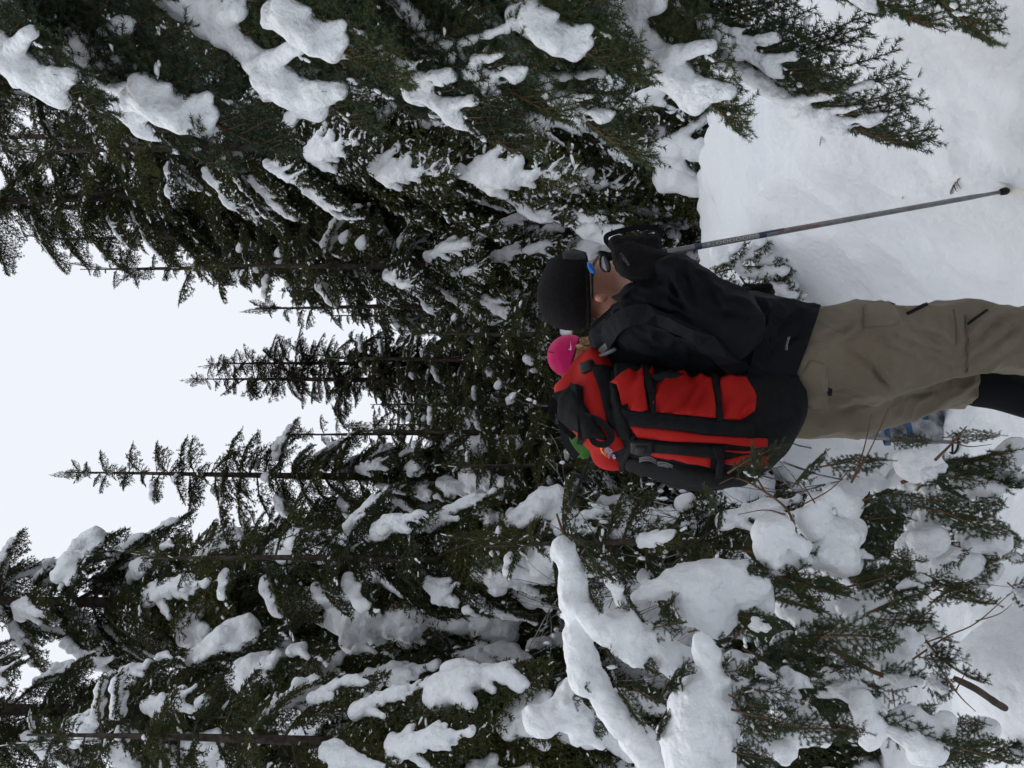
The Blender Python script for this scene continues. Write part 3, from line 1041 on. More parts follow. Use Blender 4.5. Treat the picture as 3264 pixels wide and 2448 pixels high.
snow_shape(sap, [[(z8(x, y, DC), r * pc) for x, y, r in [(1370, 1170, 16), (1320, 1240, 22), (1270, 1360, 31), (1230, 1500, 31), (1270, 1640, 33)]],
                 [(z8(x, y, DC), r * pc) for x, y, r in [(1420, 1300, 20), (1400, 1480, 20), (1400, 1620, 18)]],
                 [(z8(x, y, DC), r * pc) for x, y, r in [(1290, 940, 10), (1330, 1040, 12), (1350, 1150, 12)]],
                 [(z8(x, y, DC), r * pc) for x, y, r in [(1500, 1210, 10), (1590, 1240, 8), (1690, 1240, 9)]]], k=.02, seed=6)
snow_shape(sap, [[(z6(x, y, D), r * px) for x, y, r in [(440, 610, 18), (420, 690, 18), (470, 740, 14), (560, 740, 12)]], [(z6(x, y, D), r * px) for x, y, r in [(640, 730, 13), (740, 730, 17), (790, 760, 10)]],
                 [(z6(x, y, D), r * px) for x, y, r in [(700, 620, 13), (770, 620, 14)]], [(z6(540, 690, D - .03), 10 * px)]], k=.014, seed=7)
snow_shape(sap, [[(z8(x, y, 2.6), r * 2.6 / FPX) for x, y, r in [(360, 1350, 9), (410, 1390, 17), (520, 1330, 16), (590, 1380, 17)]], [(z8(x, y, 2.6), r * 2.6 / FPX) for x, y, r in [(520, 1300, 12), (600, 1180, 11), (660, 1130, 8)]],
                 [(z8(x, y, 2.6), r * 2.6 / FPX) for x, y, r in [(590, 1400, 14), (640, 1460, 9), (730, 1520, 5)]]], k=.02, seed=8)
# boughs and sprays of needles that carry the snow; bare twigs between
tw = [((1200, 900), (1420, 830), 'p'), ]
def zz(p, d):
    return z6(p[0], p[1], d)
for a, b, k, w, d in [((380, 880), (640, 960), 2, .9, 2.0), ((420, 790), (760, 900), 2, 1.0, 2.0), ((560, 760), (900, 700), 2, .9, 2.05), ((640, 640), (1000, 520), 2, 1.0, 2.05),
                      ((860, 560), (1040, 560), 2, 1.0, 2.0), ((760, 860), (1060, 800), 2, .9, 2.0), ((300, 1130), (640, 1260), 2, 1.0, 1.95), ((250, 1400), (560, 1480), 2, 1.0, 1.8),
                      ((480, 1480), (830, 1500), 2, .8, 1.8), ((560, 1380), (900, 1290), 1, .8, 1.95), ((900, 1000), (1130, 1010), 2, .8, 2.0), ((830, 1420), (1260, 1560), 1, .8, 1.85),
                      ((1000, 400), (1480, 260), 2, .8, 2.25), ((1080, 300), (1540, 420), 1, .8, 2.25), ((1050, 500), (1400, 560), 2, .8, 2.2), ((1150, 660), (1530, 640), 1, .8, 2.2),
                      ((520, 420), (660, 270), 2, .7, 2.05), ((640, 330), (930, 300), 2, .7, 2.1), ((930, 220), (1130, 215), 2, .7, 2.15), ((1180, 200), (1430, 190), 2, .5, 2.2),
                      ((1100, 800), (1330, 900), 2, .7, 2.1), ((1240, 1560), (1520, 1640), 2, .8, 1.8), ((1100, 480), (1250, 480), 2, .8, 2.1), ((180, 540), (130, 420), 2, .6, 2.0),
                      ((360, 420), (340, 240), 2, .55, 2.0), ((210, 500), (190, 600), 2, .6, 2.0), ((60, 1060), (330, 1000), 2, .9, 2.05), ((340, 1060), (460, 1190), 1, .9, 2.0), ((1420, 700), (1560, 740), 1, .8, 2.2)]:
    place_branch(sap, 'spray', (k + a[0]) % 5, zz(a, d), zz(b, d - .06), roll=((a[0] * 7 + a[1]) % 7 - 3) * .12, wide=w)
r6 = np.random.default_rng(23)
for i in range(84):
    x, y = r6.uniform(150, 1500), r6.uniform(330, 1640)
    if x > 1150 and 880 < y < 1450:
        continue
    d = r6.uniform(1.85, 2.35)
    L_ = r6.uniform(110, 330)
    a_ = r6.uniform(-.7, .7)
    place_branch(sap, 'spray', [0, 2, 4, 1, 2, 3][i % 6], zz((x, y), d), zz((x + L_ * math.cos(a_), y + L_ * math.sin(a_)), d - r6.uniform(-.05, .12)), roll=r6.uniform(-.5, .5), wide=r6.uniform(.7, 1.1))
mb = MB()
for pts, r0 in [([(540, 640), (510, 540), (470, 490), (400, 440), (330, 400), (260, 378), (200, 405)], .006), ([(400, 440), (360, 370), (345, 300)], .004), ([(490, 540), (400, 520), (280, 540)], .003),
                ([(780, 400), (830, 270), (870, 100)], .004), ([(780, 400), (860, 260), (945, 70)], .004), ([(560, 500), (700, 420), (830, 270)], .003), ([(620, 490), (560, 400), (540, 420)], .003),
                ([(1150, 300), (1230, 220), (1290, 150)], .006), ([(1230, 220), (1300, 240), (1400, 230)], .003), ([(1050, 1180), (1200, 1080), (1330, 1020), (1480, 890)], .004),
                ([(1180, 1080), (1080, 1110), (1000, 1090)], .003), ([(1330, 1010), (1430, 980), (1490, 935)], .0025), ([(1130, 1160), (1250, 1330), (1330, 1410)], .004), ([(1240, 1320), (1300, 1210)], .003),
                ([(690, 1130), (800, 1190), (910, 1250), (1070, 1300)], .011), ([(960, 1310), (980, 1430)], .003), ([(940, 880), (980, 980), (930, 1090)], .004), ([(1030, 850), (1210, 865)], .003),
                ([(1200, 900), (1330, 850), (1480, 860)], .0025), ([(440, 720), (445, 770), (490, 790)], .0025), ([(180, 1800), (300, 1500), (480, 1480)], .006)]:
    P = spline([z6(x, y, 1.98 + .02 * math.sin(i * 2.1 + x)) for i, (x, y) in enumerate(pts)], 14)
    add_tube(mb, P, np.linspace(r0, r0 * .35, 14) * .62, 5)
tw_o = part('bare_twigs', mb, M['twig'], sap)
tw_o['kind'] = 'stuff'
# needles showing round and through the big snow pads
for i, (a, b, d) in enumerate([((1330, 560), (1640, 560), 2.03), ((1420, 780), (1680, 870), 2.0), ((1300, 800), (1420, 960), 2.0), ((1180, 700), (1060, 800), 2.0), ((820, 760), (960, 840), 2.02), ((960, 900), (1180, 860), 1.98), ((1100, 1040), (1260, 1190), 1.96),
                               ((880, 1010), (1040, 1130), 1.98), ((760, 930), (800, 1080), 1.99), ((900, 1200), (1080, 1300), 1.99), ((800, 1180), (960, 1420), 2.02), ((1440, 1250), (1640, 1330), 1.83), ((1460, 1400), (1720, 1460), 1.83), ((1440, 1560), (1680, 1620), 1.83),
                               ((1380, 1120), (1560, 1100), 1.86), ((660, 640), (720, 780), 2.01), ((600, 470), (690, 560), 2.02), ((460, 1340), (620, 1250), 2.62), ((560, 1420), (760, 1440), 2.62), ((1560, 600), (1740, 640), 2.0), ((1000, 1480), (1180, 1600), 2.05),
                               ((1120, 1300), (1040, 1480), 1.9), ((1200, 1120), (1090, 1210), 1.88), ((700, 1090), (640, 1220), 2.03), ((500, 330), (610, 400), 2.02)]):
    place_branch(sap, 'spray', [0, 2, 4][i % 3], z8(*a, d), z8(*b, d - .08), roll=(i % 5 - 2) * .2, wide=.9)
# a broken stem end standing in the snow
mb = MB()
add_tube(mb, spline([z6(1460, 1395, 2.07), z6(1410, 1365, 2.05), z6(1330, 1310, 2.03), z6(1240, 1265, 2.0)], 10), [.008, .0085, .008, .009, .008, .0085, .008, .008, .0075, .006], 8)
part('stump', mb, M['bark'], sap)
snow_shape(sap, [[(z6(x, y, D), r * px) for x, y, r in [(800, 1020, 9), (860, 1070, 16), (930, 1160, 13), (950, 1240, 12)]], [(z6(x, y, D), r * px) for x, y, r in [(930, 1050, 11), (1010, 1100, 15), (1040, 1040, 8)]]], k=.014, seed=12)
snow_shape(sap, [[(z6(x, y, D), r * px) for x, y, r in [(560, 1060, 10), (640, 1110, 12), (760, 1090, 12), (850, 1140, 9)]]], k=.014, seed=13)
snow_shape(sap, [[(z6(x, y, 1.85), r * pc) for x, y, r in [(820, 1360, 9), (860, 1430, 12), (870, 1530, 13)]], [(z6(x, y, 1.85), r * pc) for x, y, r in [(950, 1470, 9), (1050, 1480, 16), (1100, 1570, 17), (1180, 1500, 10)]]], k=.014, seed=14)
snow_shape(sap, [[(z6(x, y, 1.85), r * pc) for x, y, r in [(350, 1540, 11), (420, 1570, 12), (490, 1600, 9)]], [(z6(x, y, 1.85), r * pc) for x, y, r in [(540, 1500, 13), (600, 1460, 15), (640, 1490, 12)]]], k=.014, seed=15)
snow_shape(sap, [[(z6(x, y, 2.3), r * 2.3 / FPX) for x, y, r in [(1000, 380, 14), (1100, 350, 19), (1180, 400, 20), (1230, 430, 14)]], [(z6(x, y, 2.3), r * 2.3 / FPX) for x, y, r in [(1160, 780, 16), (1260, 760, 20), (1360, 780, 18)]],
                 [(z6(x, y, 2.3), r * 2.3 / FPX) for x, y, r in [(1330, 400, 14), (1420, 350, 14), (1500, 260, 14)]], [(z6(x, y, 2.3), r * 2.3 / FPX) for x, y, r in [(830, 380, 12), (880, 400, 12)]],
                 [(z6(x, y, 2.3), r * 2.3 / FPX) for x, y, r in [(1080, 600, 16), (1120, 640, 14)]]], k=.014, seed=16)

r7 = np.random.default_rng(29)
for i in range(16):
    x, y = r7.uniform(420, 1480), r7.uniform(300, 1620)
    if x > 1100 and 880 < y < 1450:
        continue
    d_ = r7.uniform(2.0, 2.35)
    ch = [(x, y, r7.uniform(7, 13))]
    for _ in range(r7.integers(2, 5)):
        ch.append((ch[-1][0] + r7.uniform(10, 75), ch[-1][1] + r7.uniform(-60, 60), r7.uniform(6, 15)))
    snow_shape(sap, [[(z6(a_, b_, d_), r_ * d_ / FPX) for a_, b_, r_ in ch]], k=.014, seed=40 + i, h=.008)

# small half-buried fir beside the bank, behind the first hiker's arm
q = ground_at(497, 785)
SD = q[1]
sd2 = empty('fir_seedling', (q[0], q[1], float(gh(q[0], q[1]))), 'small half-buried fir seedling clotted with snow on the bank edge', 'tree')
mb = MB()
add_tube(mb, spline([(q[0], q[1], float(gh(q[0], q[1])) - .05), (q[0] + .02, q[1], q[2] + .2), at(492, 705, SD)], 8), np.linspace(.010, .003, 8), 6)
part('trunk', mb, M['bark'], sd2)
for a, b, k in [((490, 712), (525, 745), 0), ((490, 712), (462, 740), 1), ((495, 735), (530, 770), 2), ((492, 740), (458, 775), 0), ((495, 755), (523, 795), 1), ((492, 760), (470, 800), 2), ((490, 705), (500, 725), 1), ((494, 750), (498, 792), 0)]:
    b_ = place_branch(sd2, 'small', [1, 3, 1][k], at(*a, SD), at(*b, SD - .12), wide=1.3)

snow_shape(sd2, [[(at(U_, V_, SD - .05), r_ * SD / FPX) for U_, V_, r_ in ch] for ch in ([(520, 715, 7), (512, 722, 9), (505, 735, 8)], [(480, 735, 7), (470, 748, 8)], [(512, 760, 9), (505, 775, 9)], [(476, 772, 8), (482, 788, 9)], [(498, 742, 6), (494, 756, 7)], [(525, 780, 6), (518, 792, 8)])], k=.02, h=.012, seed=21)
# fir twigs and crumbs fallen on the snow
def fallen(U, V, L, az, lb, mesh):
    P0 = at(U, V, 1.0) - CAM
    t_ = 1.0
    for _ in range(400):
        p = CAM + P0 * t_
        if p[2] < float(gh(p[0], p[1])):
            break
        t_ += .02
    o = link('fallen_twig', mesh, None, (p[0], p[1], float(gh(p[0], p[1])) + .004))
    o.rotation_euler = (0, 0, az)
    o.scale = (L, L, L)
    tag(o, lb, 'twig', 'fir twigs fallen on the snow' if 'crumb' in lb else None)
tm_, _ = gen_branch(401, L=1.0, lod='mid', droop=.05, rise=.02, snow=0, width=.3, flecks=0, sparse=.5)
twm = tm_.mesh('fallen_twig', [M['twig'], M['debris'], M['snow']])
fallen(590, 963, .09, 1.9, 'short green fir twig lying beside the ski pole tip', twm)
for U, V, L, a in [(481, 817, .05, 1), (700, 925, .04, 2), (693, 858, .03, 0), (632, 826, .04, 2.4), (655, 735, .03, .4), (512, 762, .03, 2), (570, 905, .03, 1.2)]:
    fallen(U, V, L, a, 'crumb of fir twig dropped on the open snow', twm)

# ------------------------------------------------------------------ the hikers
PHI = math.radians(30)
CP, SP = math.cos(PHI), math.sin(PHI)
X0, Y0 = .04, 2.5
def B(lx, ly, z):
    """first hiker's own frame: x ahead, y to his left"""
    return np.array((X0 + lx * CP - ly * SP, Y0 + lx * SP + ly * CP, z))
def folds(freq, amp, seed, stretch=(1, 1, 1)):
    st = np.array(stretch)
    def f(Q):
        q = Q * st
        w = (fbm(q * 3.1, seed + 5, 2) - .5) * 2.2
        r = (1 - np.abs(2 * vnoise(q * freq + w[:, None], seed) - 1)) ** 1.7
        return -amp * (r - .5) - amp * .5 * (vnoise(q * freq * 2.2, seed + 3) - .5)
    return f

def pix(Q):
    D_ = Q - CAM
    z_ = D_ @ FWD
    return np.stack([384 + FPX * (D_ @ RGT) / z_, 512 - FPX * (D_ @ UPV) / z_], 1)
def creased(lines, base, fine):
    """cloth folds: grooves along the given lines (with a soft ridge beside each) on top of the noise folds"""
    f2 = folds(*fine)
    def f(Q):
        d = base(Q) + f2(Q)
        uv = pix(Q)
        for (a_, b_, dep, wd) in lines:
            a_ = np.array(a_, float); b_ = np.array(b_, float)
            ba = b_ - a_
            h = np.clip(((uv - a_) @ ba) / (ba @ ba), 0, 1)
            w_ = (vnoise(np.stack([uv[:, 0] * .09, uv[:, 1] * .09, 0 * h], 1), 3) - .5) * 5
            cr = (uv - a_)[:, 0] * ba[1] - (uv - a_)[:, 1] * ba[0]
            sg_ = cr / np.linalg.norm(ba) + w_
            al = np.linalg.norm(uv - a_ - h[:, None] * ba, axis=1)
            fade = np.exp(-(np.maximum(al - np.abs(cr) / np.linalg.norm(ba), 0) / 6) ** 2) * np.sin(np.pi * np.clip(.12 + .76 * h, 0, 1))
            d = d + dep * fade * (np.exp(-(sg_ / wd) ** 2) - .75 * np.exp(-((sg_ - 1.7 * wd) / wd) ** 2))
        return d
    return f
def z1(x, y):
    return (579.8 - y * .1891, 502 + x * .1891)
def z4(x, y):
    return (501.3 - y * .12255, 752.9 + x * .12255)
JL = [(z1(*a_), z1(*b_), dp, w_) for a_, b_, dp, w_ in [((720, 600), (1010, 700), .010, 2.6), ((740, 640), (1060, 780), .010, 2.6), ((770, 690), (1080, 830), .009, 2.4), ((850, 560), (1010, 660), .010, 2.6), ((900, 480), (960, 640), .010, 3.0),
      ((960, 420), (1010, 560), .008, 3.0), ((1080, 500), (1180, 640), .009, 3.2), ((820, 760), (1060, 880), .009, 2.6), ((700, 760), (900, 900), .009, 2.6), ((1130, 640), (1330, 700), .008, 3), ((560, 620), (700, 560), .008, 2.4), ((520, 740), (640, 640), .008, 2.6),
      ((1400, 900), (1560, 760), .008, 3), ((1420, 760), (1600, 660), .008, 3)]]
TL = [(z4(*a_), z4(*b_), dp, w_) for a_, b_, dp, w_ in [((950, 770), (1150, 1005), .012, 3.0), ((830, 720), (1050, 900), .008, 3.2), ((1000, 590), (1300, 760), .009, 3.4), ((1100, 560), (1560, 720), .009, 3.4), ((1250, 500), (1600, 640), .008, 3.2), ((560, 560), (860, 480), .010, 3.2),
      ((640, 640), (900, 520), .007, 3), ((1350, 700), (1640, 860), .007, 3.2), ((700, 1180), (1000, 1080), .009, 3), ((1760, 640), (2100, 380), .012, 3.4), ((1790, 760), (2200, 470), .012, 3.4), ((1800, 560), (2000, 400), .010, 3), ((1820, 860), (2200, 640), .010, 3.2), ((1600, 1160), (1900, 960), .012, 3.4), ((1200, 1080), (1500, 990), .008, 3)]]

h1 = empty('person', (X0, Y0, float(gh(X0, Y0))), 'hiker in black jacket, black beanie and khaki trousers raising a gloved fist to the mouth', 'person')
# body, one continuous skin surface under the clothes
HX, HZ = .262, 1.0
body = [('e', B(.255, -.02, 1.590), (.090, .088, .108)), ('e', B(.270, -.02, 1.530), (.078, .074, .092)), ('c', B(.300, -.02, 1.480), B(.285, -.02, 1.50), .050, .060),
        ('c', B(.225, -.02, 1.49), B(.14, 0, 1.38), .056, .066), ('c', B(.350, -.02, 1.555), B(.368, -.02, 1.522), .010, .013), ('c', B(.352, -.02, 1.470), B(.33, -.02, 1.475), .018, .03),
        ('c', B(.1, -.07, 1.36), B(.01, -.05, 1.0), .10, .07), ('c', B(.1, .07, 1.36), B(.01, .05, 1.0), .10, .07),
        ('c', B(.06, -.17, 1.42), B(-.02, -.25, 1.22), .05, .04), ('c', B(-.02, -.25, 1.22), B(.15, -.25, 1.34), .04, .03),
        ('c', B(.06, .17, 1.42), B(.03, .25, 1.18), .05, .04), ('c', B(.03, .25, 1.18), B(.24, .13, 1.07), .04, .03),
        ('c', B(.01, -.08, .95), at(430, 965, 2.43), .07, .05), ('c', at(430, 965, 2.43), at(430, 1105, 2.46), .05, .035),
        ('c', B(-.02, .08, .95), at(388, 965, 2.66), .07, .05), ('c', at(388, 965, 2.66), at(356, 1085, 2.66), .045, .035),
        ('e', at(470, 601, 2.475), (.013, .012, .020))]
part('body', sdf_mb(body, .020, .0075), M['skin'], h1)
# jacket
jk = [('c', B(.005, -.075, .93), B(.035, -.075, 1.15), .135, .135), ('c', B(.005, .075, .93), B(.035, .075, 1.15), .135, .135),
      ('c', B(.035, -.075, 1.15), B(.075, -.09, 1.36), .135, .125), ('c', B(.035, .075, 1.15), B(.075, .09, 1.36), .135, .125),
      ('c', B(.09, -.05, 1.40), B(.05, .05, 1.42), .11, .11),
      ('c', B(.065, -.185, 1.415), B(-.025, -.265, 1.215), .085, .076), ('c', B(-.025, -.265, 1.215), B(.145, -.258, 1.335), .076, .052),
      ('c', B(.065, .185, 1.415), B(.03, .265, 1.17), .085, .078), ('c', B(.03, .265, 1.17), B(.21, .15, 1.085), .075, .052),
      ('c', B(.12, -.02, 1.38), B(.175, -.02, 1.425), .090, .074), ('c', B(.04, 0, 1.44), B(.115, -.01, 1.475), .075, .070)]
jcut = lambda Q: np.maximum((.985 - .42 * ((Q[:, 0] - X0) * CP + (Q[:, 1] - Y0) * SP)) - Q[:, 2], sd_cone(Q, B(.22, -.02, 1.47), B(.26, -.02, 1.60), .068, .075) * -1)
jacket = part('jacket', sdf_mb(jk, .045, .0052, creased(JL, folds(12, .016, 41, (1, 1, .7)), (24, .006, 43)), jcut), M['black'], h1)
# trousers
tr = [('c', at(415, 800, 2.46), at(415, 862, 2.42), .125, .132), ('c', at(372, 805, 2.56), at(377, 848, 2.57), .125, .128), ('c', at(415, 862, 2.42), at(430, 962, 2.42), .128, .098),
      ('c', at(430, 962, 2.42), at(430, 1040, 2.44), .094, .088), ('c', at(430, 1040, 2.44), at(430, 1075, 2.45), .088, .084), ('c', at(377, 848, 2.57), at(392, 962, 2.66), .125, .092), ('c', at(392, 962, 2.66), at(378, 1004, 2.67), .086, .082),
      ('c', at(430, 830, 2.62), at(425, 850, 2.62), .09, .09), ('c', B(-.005, -.07, .98), B(.0, -.06, 1.06), .115, .098), ('c', B(-.005, .07, .98), B(.0, .06, 1.06), .115, .098)]
tcut = lambda Q: np.maximum(Q[:, 2] - 1.10, np.where(Q[:, 1] > 2.56, .425 - Q[:, 2], -1))
trousers = part('trousers', sdf_mb(tr, .035, .0055, creased(TL, folds(9, .016, 47, (1, 1, .7)), (22, .006, 49)), tcut), M['khaki'], h1)
# gaiters and boots
for (a, b, r1, r2) in [((388, 970, 2.66), (356, 1085, 2.66), .070, .062), ((430, 1060, 2.45), (430, 1120, 2.46), .078, .066)]:
    part('gaiter', sdf_mb([('c', at(*a), at(*b), r1, r2)], .01, .009, folds(9, .008, 5)), M['black'], h1)
for a in [(356, 1085, 2.66), (430, 1120, 2.46)]:
    p = at(*a)
    gz = float(gh(p[0], p[1]))
    part('boot', sdf_mb([('c', p, (p[0] - .02, p[1], gz + .08), .06, .05), ('c', (p[0] - .04, p[1] - .02, gz + .05), (p[0] + .16, p[1] + .09, gz + .045), .05, .042)], .03, .012, None, lambda Q, g=gz: g - .01 - Q[:, 2]), M['charcoal'], h1)
# beanie
hat_c = B(.258, -.02, 1.595)
hat = [('e', B(.258, -.02, 1.598), (.106, .100, .098)), ('e', B(.228, -.02, 1.615), (.080, .080, .076)), ('e', B(.285, -.02, 1.595), (.088, .085, .078))]
hcut = lambda Q: (1.549 + .028 * np.sin((Q[:, 0] - hat_c[0]) * 9) * 0 + .06 * (Q[:, 0] - hat_c[0])) - Q[:, 2]
hcut = lambda Q: (1.553 + .05 * (Q[:, 0] - hat_c[0])) - Q[:, 2]
hat_o = part('beanie', sdf_mb(hat, .05, .006, folds(9, .006, 52, (1, 1, 1.6)), hcut), M['knit'], h1)
mb = MB()
a = np.linspace(0, 2 * np.pi, 40, endpoint=False)
for zz_, rr_ in ((1.557, 1.0),):
    P = np.stack([hat_c[0] + .107 * np.cos(a) * CP - .096 * np.sin(a) * SP, hat_c[1] + .107 * np.cos(a) * SP + .096 * np.sin(a) * CP, 1.560 + .05 * (.107 * np.cos(a))], 1)
    P = np.vstack([P, P[:2]])
    V, Q, T = tube(P, .007, 6)
    mb.add(V, Q)
part('cuff', mb, M['knit'], hat_o)
bv = bvh_of(hat_o)
mb = MB()
patch(mb, bv, [(517, 562), (516, 586)], [(509, 563), (508, 586)], off=.003, nu=6, nv=4, d0=2.55)
part('label_patch', mb, M['patch'], hat_o)
# sunglasses: temple, rim and lens
sg = MB()
tp = spline([at(470, 592, 2.47), at(486, 592, 2.44), at(502, 593, 2.47), at(511, 598, 2.53)], 10)
add_tube(sg, tp, .0045, 6)
so = part('sunglasses', sg, M['buckle'], h1)
mb = MB()
add_tube(mb, spline([at(494, 594.5, 2.445), at(499, 591.5, 2.45), at(505, 588.5, 2.465)], 6), [.004, .007, .008, .008, .008, .005], 6)
part('temple_stripe', mb, M['blue'], so)
LC = at(503, 605, 2.44)
ex, ey = norm(at(514, 602.5, 2.48) - at(490, 607.5, 2.41)), norm(np.array((.0, .0, 1.0)))
ez = np.cross(ex, ey)
a = np.linspace(0, 2 * np.pi, 24, endpoint=False)
rim = np.array([LC + ex * .036 * math.cos(t) + ey * .013 * math.sin(t) + ez * .006 * math.cos(t) ** 2 for t in a])
mb = MB()
V, Q, T = tube(np.vstack([rim, rim[:2]]), .0030, 6)
mb.add(V, Q)
part('rim', mb, M['buckle'], so)
mb = MB()
V = np.vstack([rim, LC + np.array((.0, -.006, 0.003))])
mb.add(V, [(24, i, (i + 1) % 24) for i in range(24)])
part('lens', mb, M['lens'], so)
# gloves: a palm, four fingers closed on the grip and a thumb
def glove(pts, wrist, name='glove', h=.005):
    return part(name, sdf_mb(pts, .011, h, folds(22, .004, 61)), M['knit'], h1)
PT = ground_at(577, 1012)             # where the pole's tip stands
PT = np.array((PT[0], PT[1], float(gh(PT[0], PT[1])) + .01))
PH = at(511, 640, 2.45)               # grip inside the fist
PD = norm(PT - PH)
rs_ = lambda U, V, d: at(U, V, d)
gl = [('c', rs_(494, 650, 2.36), rs_(504, 630, 2.37), .040, .038), ('c', rs_(505, 655, 2.36), rs_(513, 628, 2.38), .036, .033), ('c', rs_(499, 670, 2.35), rs_(500, 655, 2.36), .042, .042)]
for V0, ln in ((616, .9), (629, 1.0), (641, .97), (653, .85)):
    k1, k2, k3, k4 = rs_(511, V0 + 3, 2.375), rs_(525, V0, 2.40), rs_(528 - 1, V0 + 2, 2.45), rs_(515, V0 + 4, 2.485)
    gl += [('c', k1, k2, .019, .0175), ('c', k2, k3, .0175, .016), ('c', k3, k3 + (k4 - k3) * ln, .016, .014)]
gl += [('c', rs_(496, 632, 2.36), rs_(501, 622, 2.42), .020, .018), ('c', rs_(501, 622, 2.42), rs_(512, 617, 2.46), .018, .015)]
right_glove = glove(gl, None)
lh = at(468, 752, 2.78)
gl = [('c', B(.21, .15, 1.085), lh + (-.03, 0, .0), .040, .040), ('c', lh + (-.03, 0, 0), lh + (.0, -.01, -.01), .038, .032)]
for j, dz in enumerate((.03, .008, -.014, -.034)):
    b0 = lh + (.005, -.02, dz)
    gl += [('c', b0, b0 + (.028, .0, -.01), .015, .014), ('c', b0 + (.028, 0, -.01), b0 + (.02, .03, -.03), .014, .012)]
gl += [('c', lh + (-.02, -.03, .02), lh + (.02, -.045, .025), .016, .014)]
left_glove = glove(gl, None)
mb = MB()
bv = bvh_of(right_glove)
def gplace(x, y, w=text_width('MANZELLA')):
    u = x / w
    p, n_ = hit(bv, 503.5 + u * 12 - y * 2.6, 626 - 8.5 * (u - .0) * -1 * -1 - y * 3.0 + 4, 2.36)
    return p + n_ * .0015
lettering('MANZELLA', mb, gplace)
part('lettering', mb, M['grey'], right_glove)
# jacket lettering at the hem
bv = bvh_of(jacket)
mb = MB()
def jplace(x, y, w=text_width('CLOUDVEIL')):
    u = x / w
    p, n_ = hit(bv, 418 + u * 13.5, 787.5 + u * 2.2 - y * 3.4, 2.38)
    return p + n_ * .002
lettering('CLOUDVEIL', mb, jplace)
part('lettering', mb, M['white'], jacket)
# hip belt pouch, shoulder cords
part('hip_pouch', sdf_mb([('c', at(448, 793, 2.60), at(452, 812, 2.58), .042, .040)], .01, .008, folds(12, .006, 9)), M['black'], h1)
mb = MB()
add_tube(mb, spline([at(470, 640, 2.40), at(463, 633, 2.37), at(456, 627, 2.36)], 8), .0035, 5)
part('neck_cord', mb, M['lime'], h1)
mb = MB()
add_tube(mb, spline([at(456, 652, 2.33), at(460, 643, 2.335)], 4), .0035, 5)
part('zip_pull', mb, M['white'], h1)
# trouser pockets, seams and tabs
bv = bvh_of(trousers)
for nm, A_, B_, off, mt in [('pocket_flap', [(470, 765), (420, 850), (330, 985), (420, 1080), (470, 1150)], [(590, 800), (600, 900), (606, 1000), (610, 1090), (612, 1160)], .006, 'khaki'),
                            ('pocket_flap', [(905, 320), (905, 420), (900, 500)], [(1150, 290), (1190, 430), (1150, 480)], .006, 'khaki'),
                            ('knee_seam', [(1742, 400), (1755, 600), (1752, 800), (1735, 905)], [(1728, 400), (1740, 600), (1737, 800), (1720, 905)], .004, 'khaki_seam'),
                            ('thigh_seam', [(1640, 350), (1668, 480), (1660, 640)], [(1634, 350), (1661, 480), (1653, 640)], .002, 'khaki_seam'),
                            ('zip_tab', [(1740, 470), (1900, 350)], [(1755, 478), (1915, 362)], .005, 'web'),
                            ('zip_tab', [(1250, 375), (1420, 300)], [(1265, 395), (1430, 315)], .005, 'web'),
                            ('pocket_tab', [(1125, 300), (1170, 345)], [(1165, 300), (1150, 350)], .005, 'web'),
                            ('button_tab', [(605, 985), (605, 1040)], [(642, 995), (642, 1043)], .005, 'web')]:
    mb = MB()
    patch(mb, bv, [z4(*q_) for q_ in A_], [z4(*q_) for q_ in B_], off=off, nu=12, nv=6, d0=2.4)
    part(nm, mb, M[mt], trousers)

# ------------------------------------------------------------------ red backpack
pk = empty('backpack', tuple(B(-.18, 0, .95)), 'large red and black hiking backpack worn by the black-jacketed hiker', 'backpack')
tab = np.array([  # z, centre x, half depth, half width
    (.935, -.115, .020, .04), (.945, -.118, .070, .10), (.975, -.130, .100, .135), (1.03, -.155, .118, .150), (1.12, -.185, .130, .156), (1.22, -.200, .134, .158),
    (1.32, -.190, .130, .156), (1.40, -.168, .122, .154), (1.46, -.148, .116, .150), (1.49, -.140, .108, .145), (1.505, -.138, .03, .05)])
tab[:, 0] = .985 + (tab[:, 0] - .935) * (1.505 - .985) / (1.505 - .935)
mb = MB()
nz_, na = 60, 64
zs = np.interp(np.linspace(0, 1, nz_), np.linspace(0, 1, len(tab)), tab[:, 0])
a = np.linspace(0, 2 * np.pi, na, endpoint=False)
def supe(a, e):
    return np.sign(np.cos(a)) * np.abs(np.cos(a)) ** e, np.sign(np.sin(a)) * np.abs(np.sin(a)) ** e
cx_, cy_ = supe(a, .62)
rows = []
for z in zs:
    c, hd, hw = (np.interp(z, tab[:, 0], tab[:, k]) for k in (1, 2, 3))
    R_ = np.stack([X0 + (c + hd * cx_) * CP - hw * cy_ * SP, Y0 + (c + hd * cx_) * SP + hw * cy_ * CP, np.full(na, z)], 1)
    rows.append(R_)
V = np.concatenate(rows)
ctr = np.repeat(np.array([[X0 + np.interp(z, tab[:, 0], tab[:, 1]) * CP, Y0 + np.interp(z, tab[:, 0], tab[:, 1]) * SP, z] for z in zs]), na, axis=0)
V = V + norm(V - ctr) * ((fbm(V * 7, 77) - .5) * .022)[:, None]
F = [(i * na + k, i * na + (k + 1) % na, (i + 1) * na + (k + 1) % na, (i + 1) * na + k) for i in range(nz_ - 1) for k in range(na)]
mb.add(V, F)
mb.F.append((np.array([list(range(na))[::-1]]), 0, True))
mb.F.append((np.array([[(nz_ - 1) * na + k for k in range(na)]]), 0, True))
pbody = part('pack_body', mb, M['web'], pk)
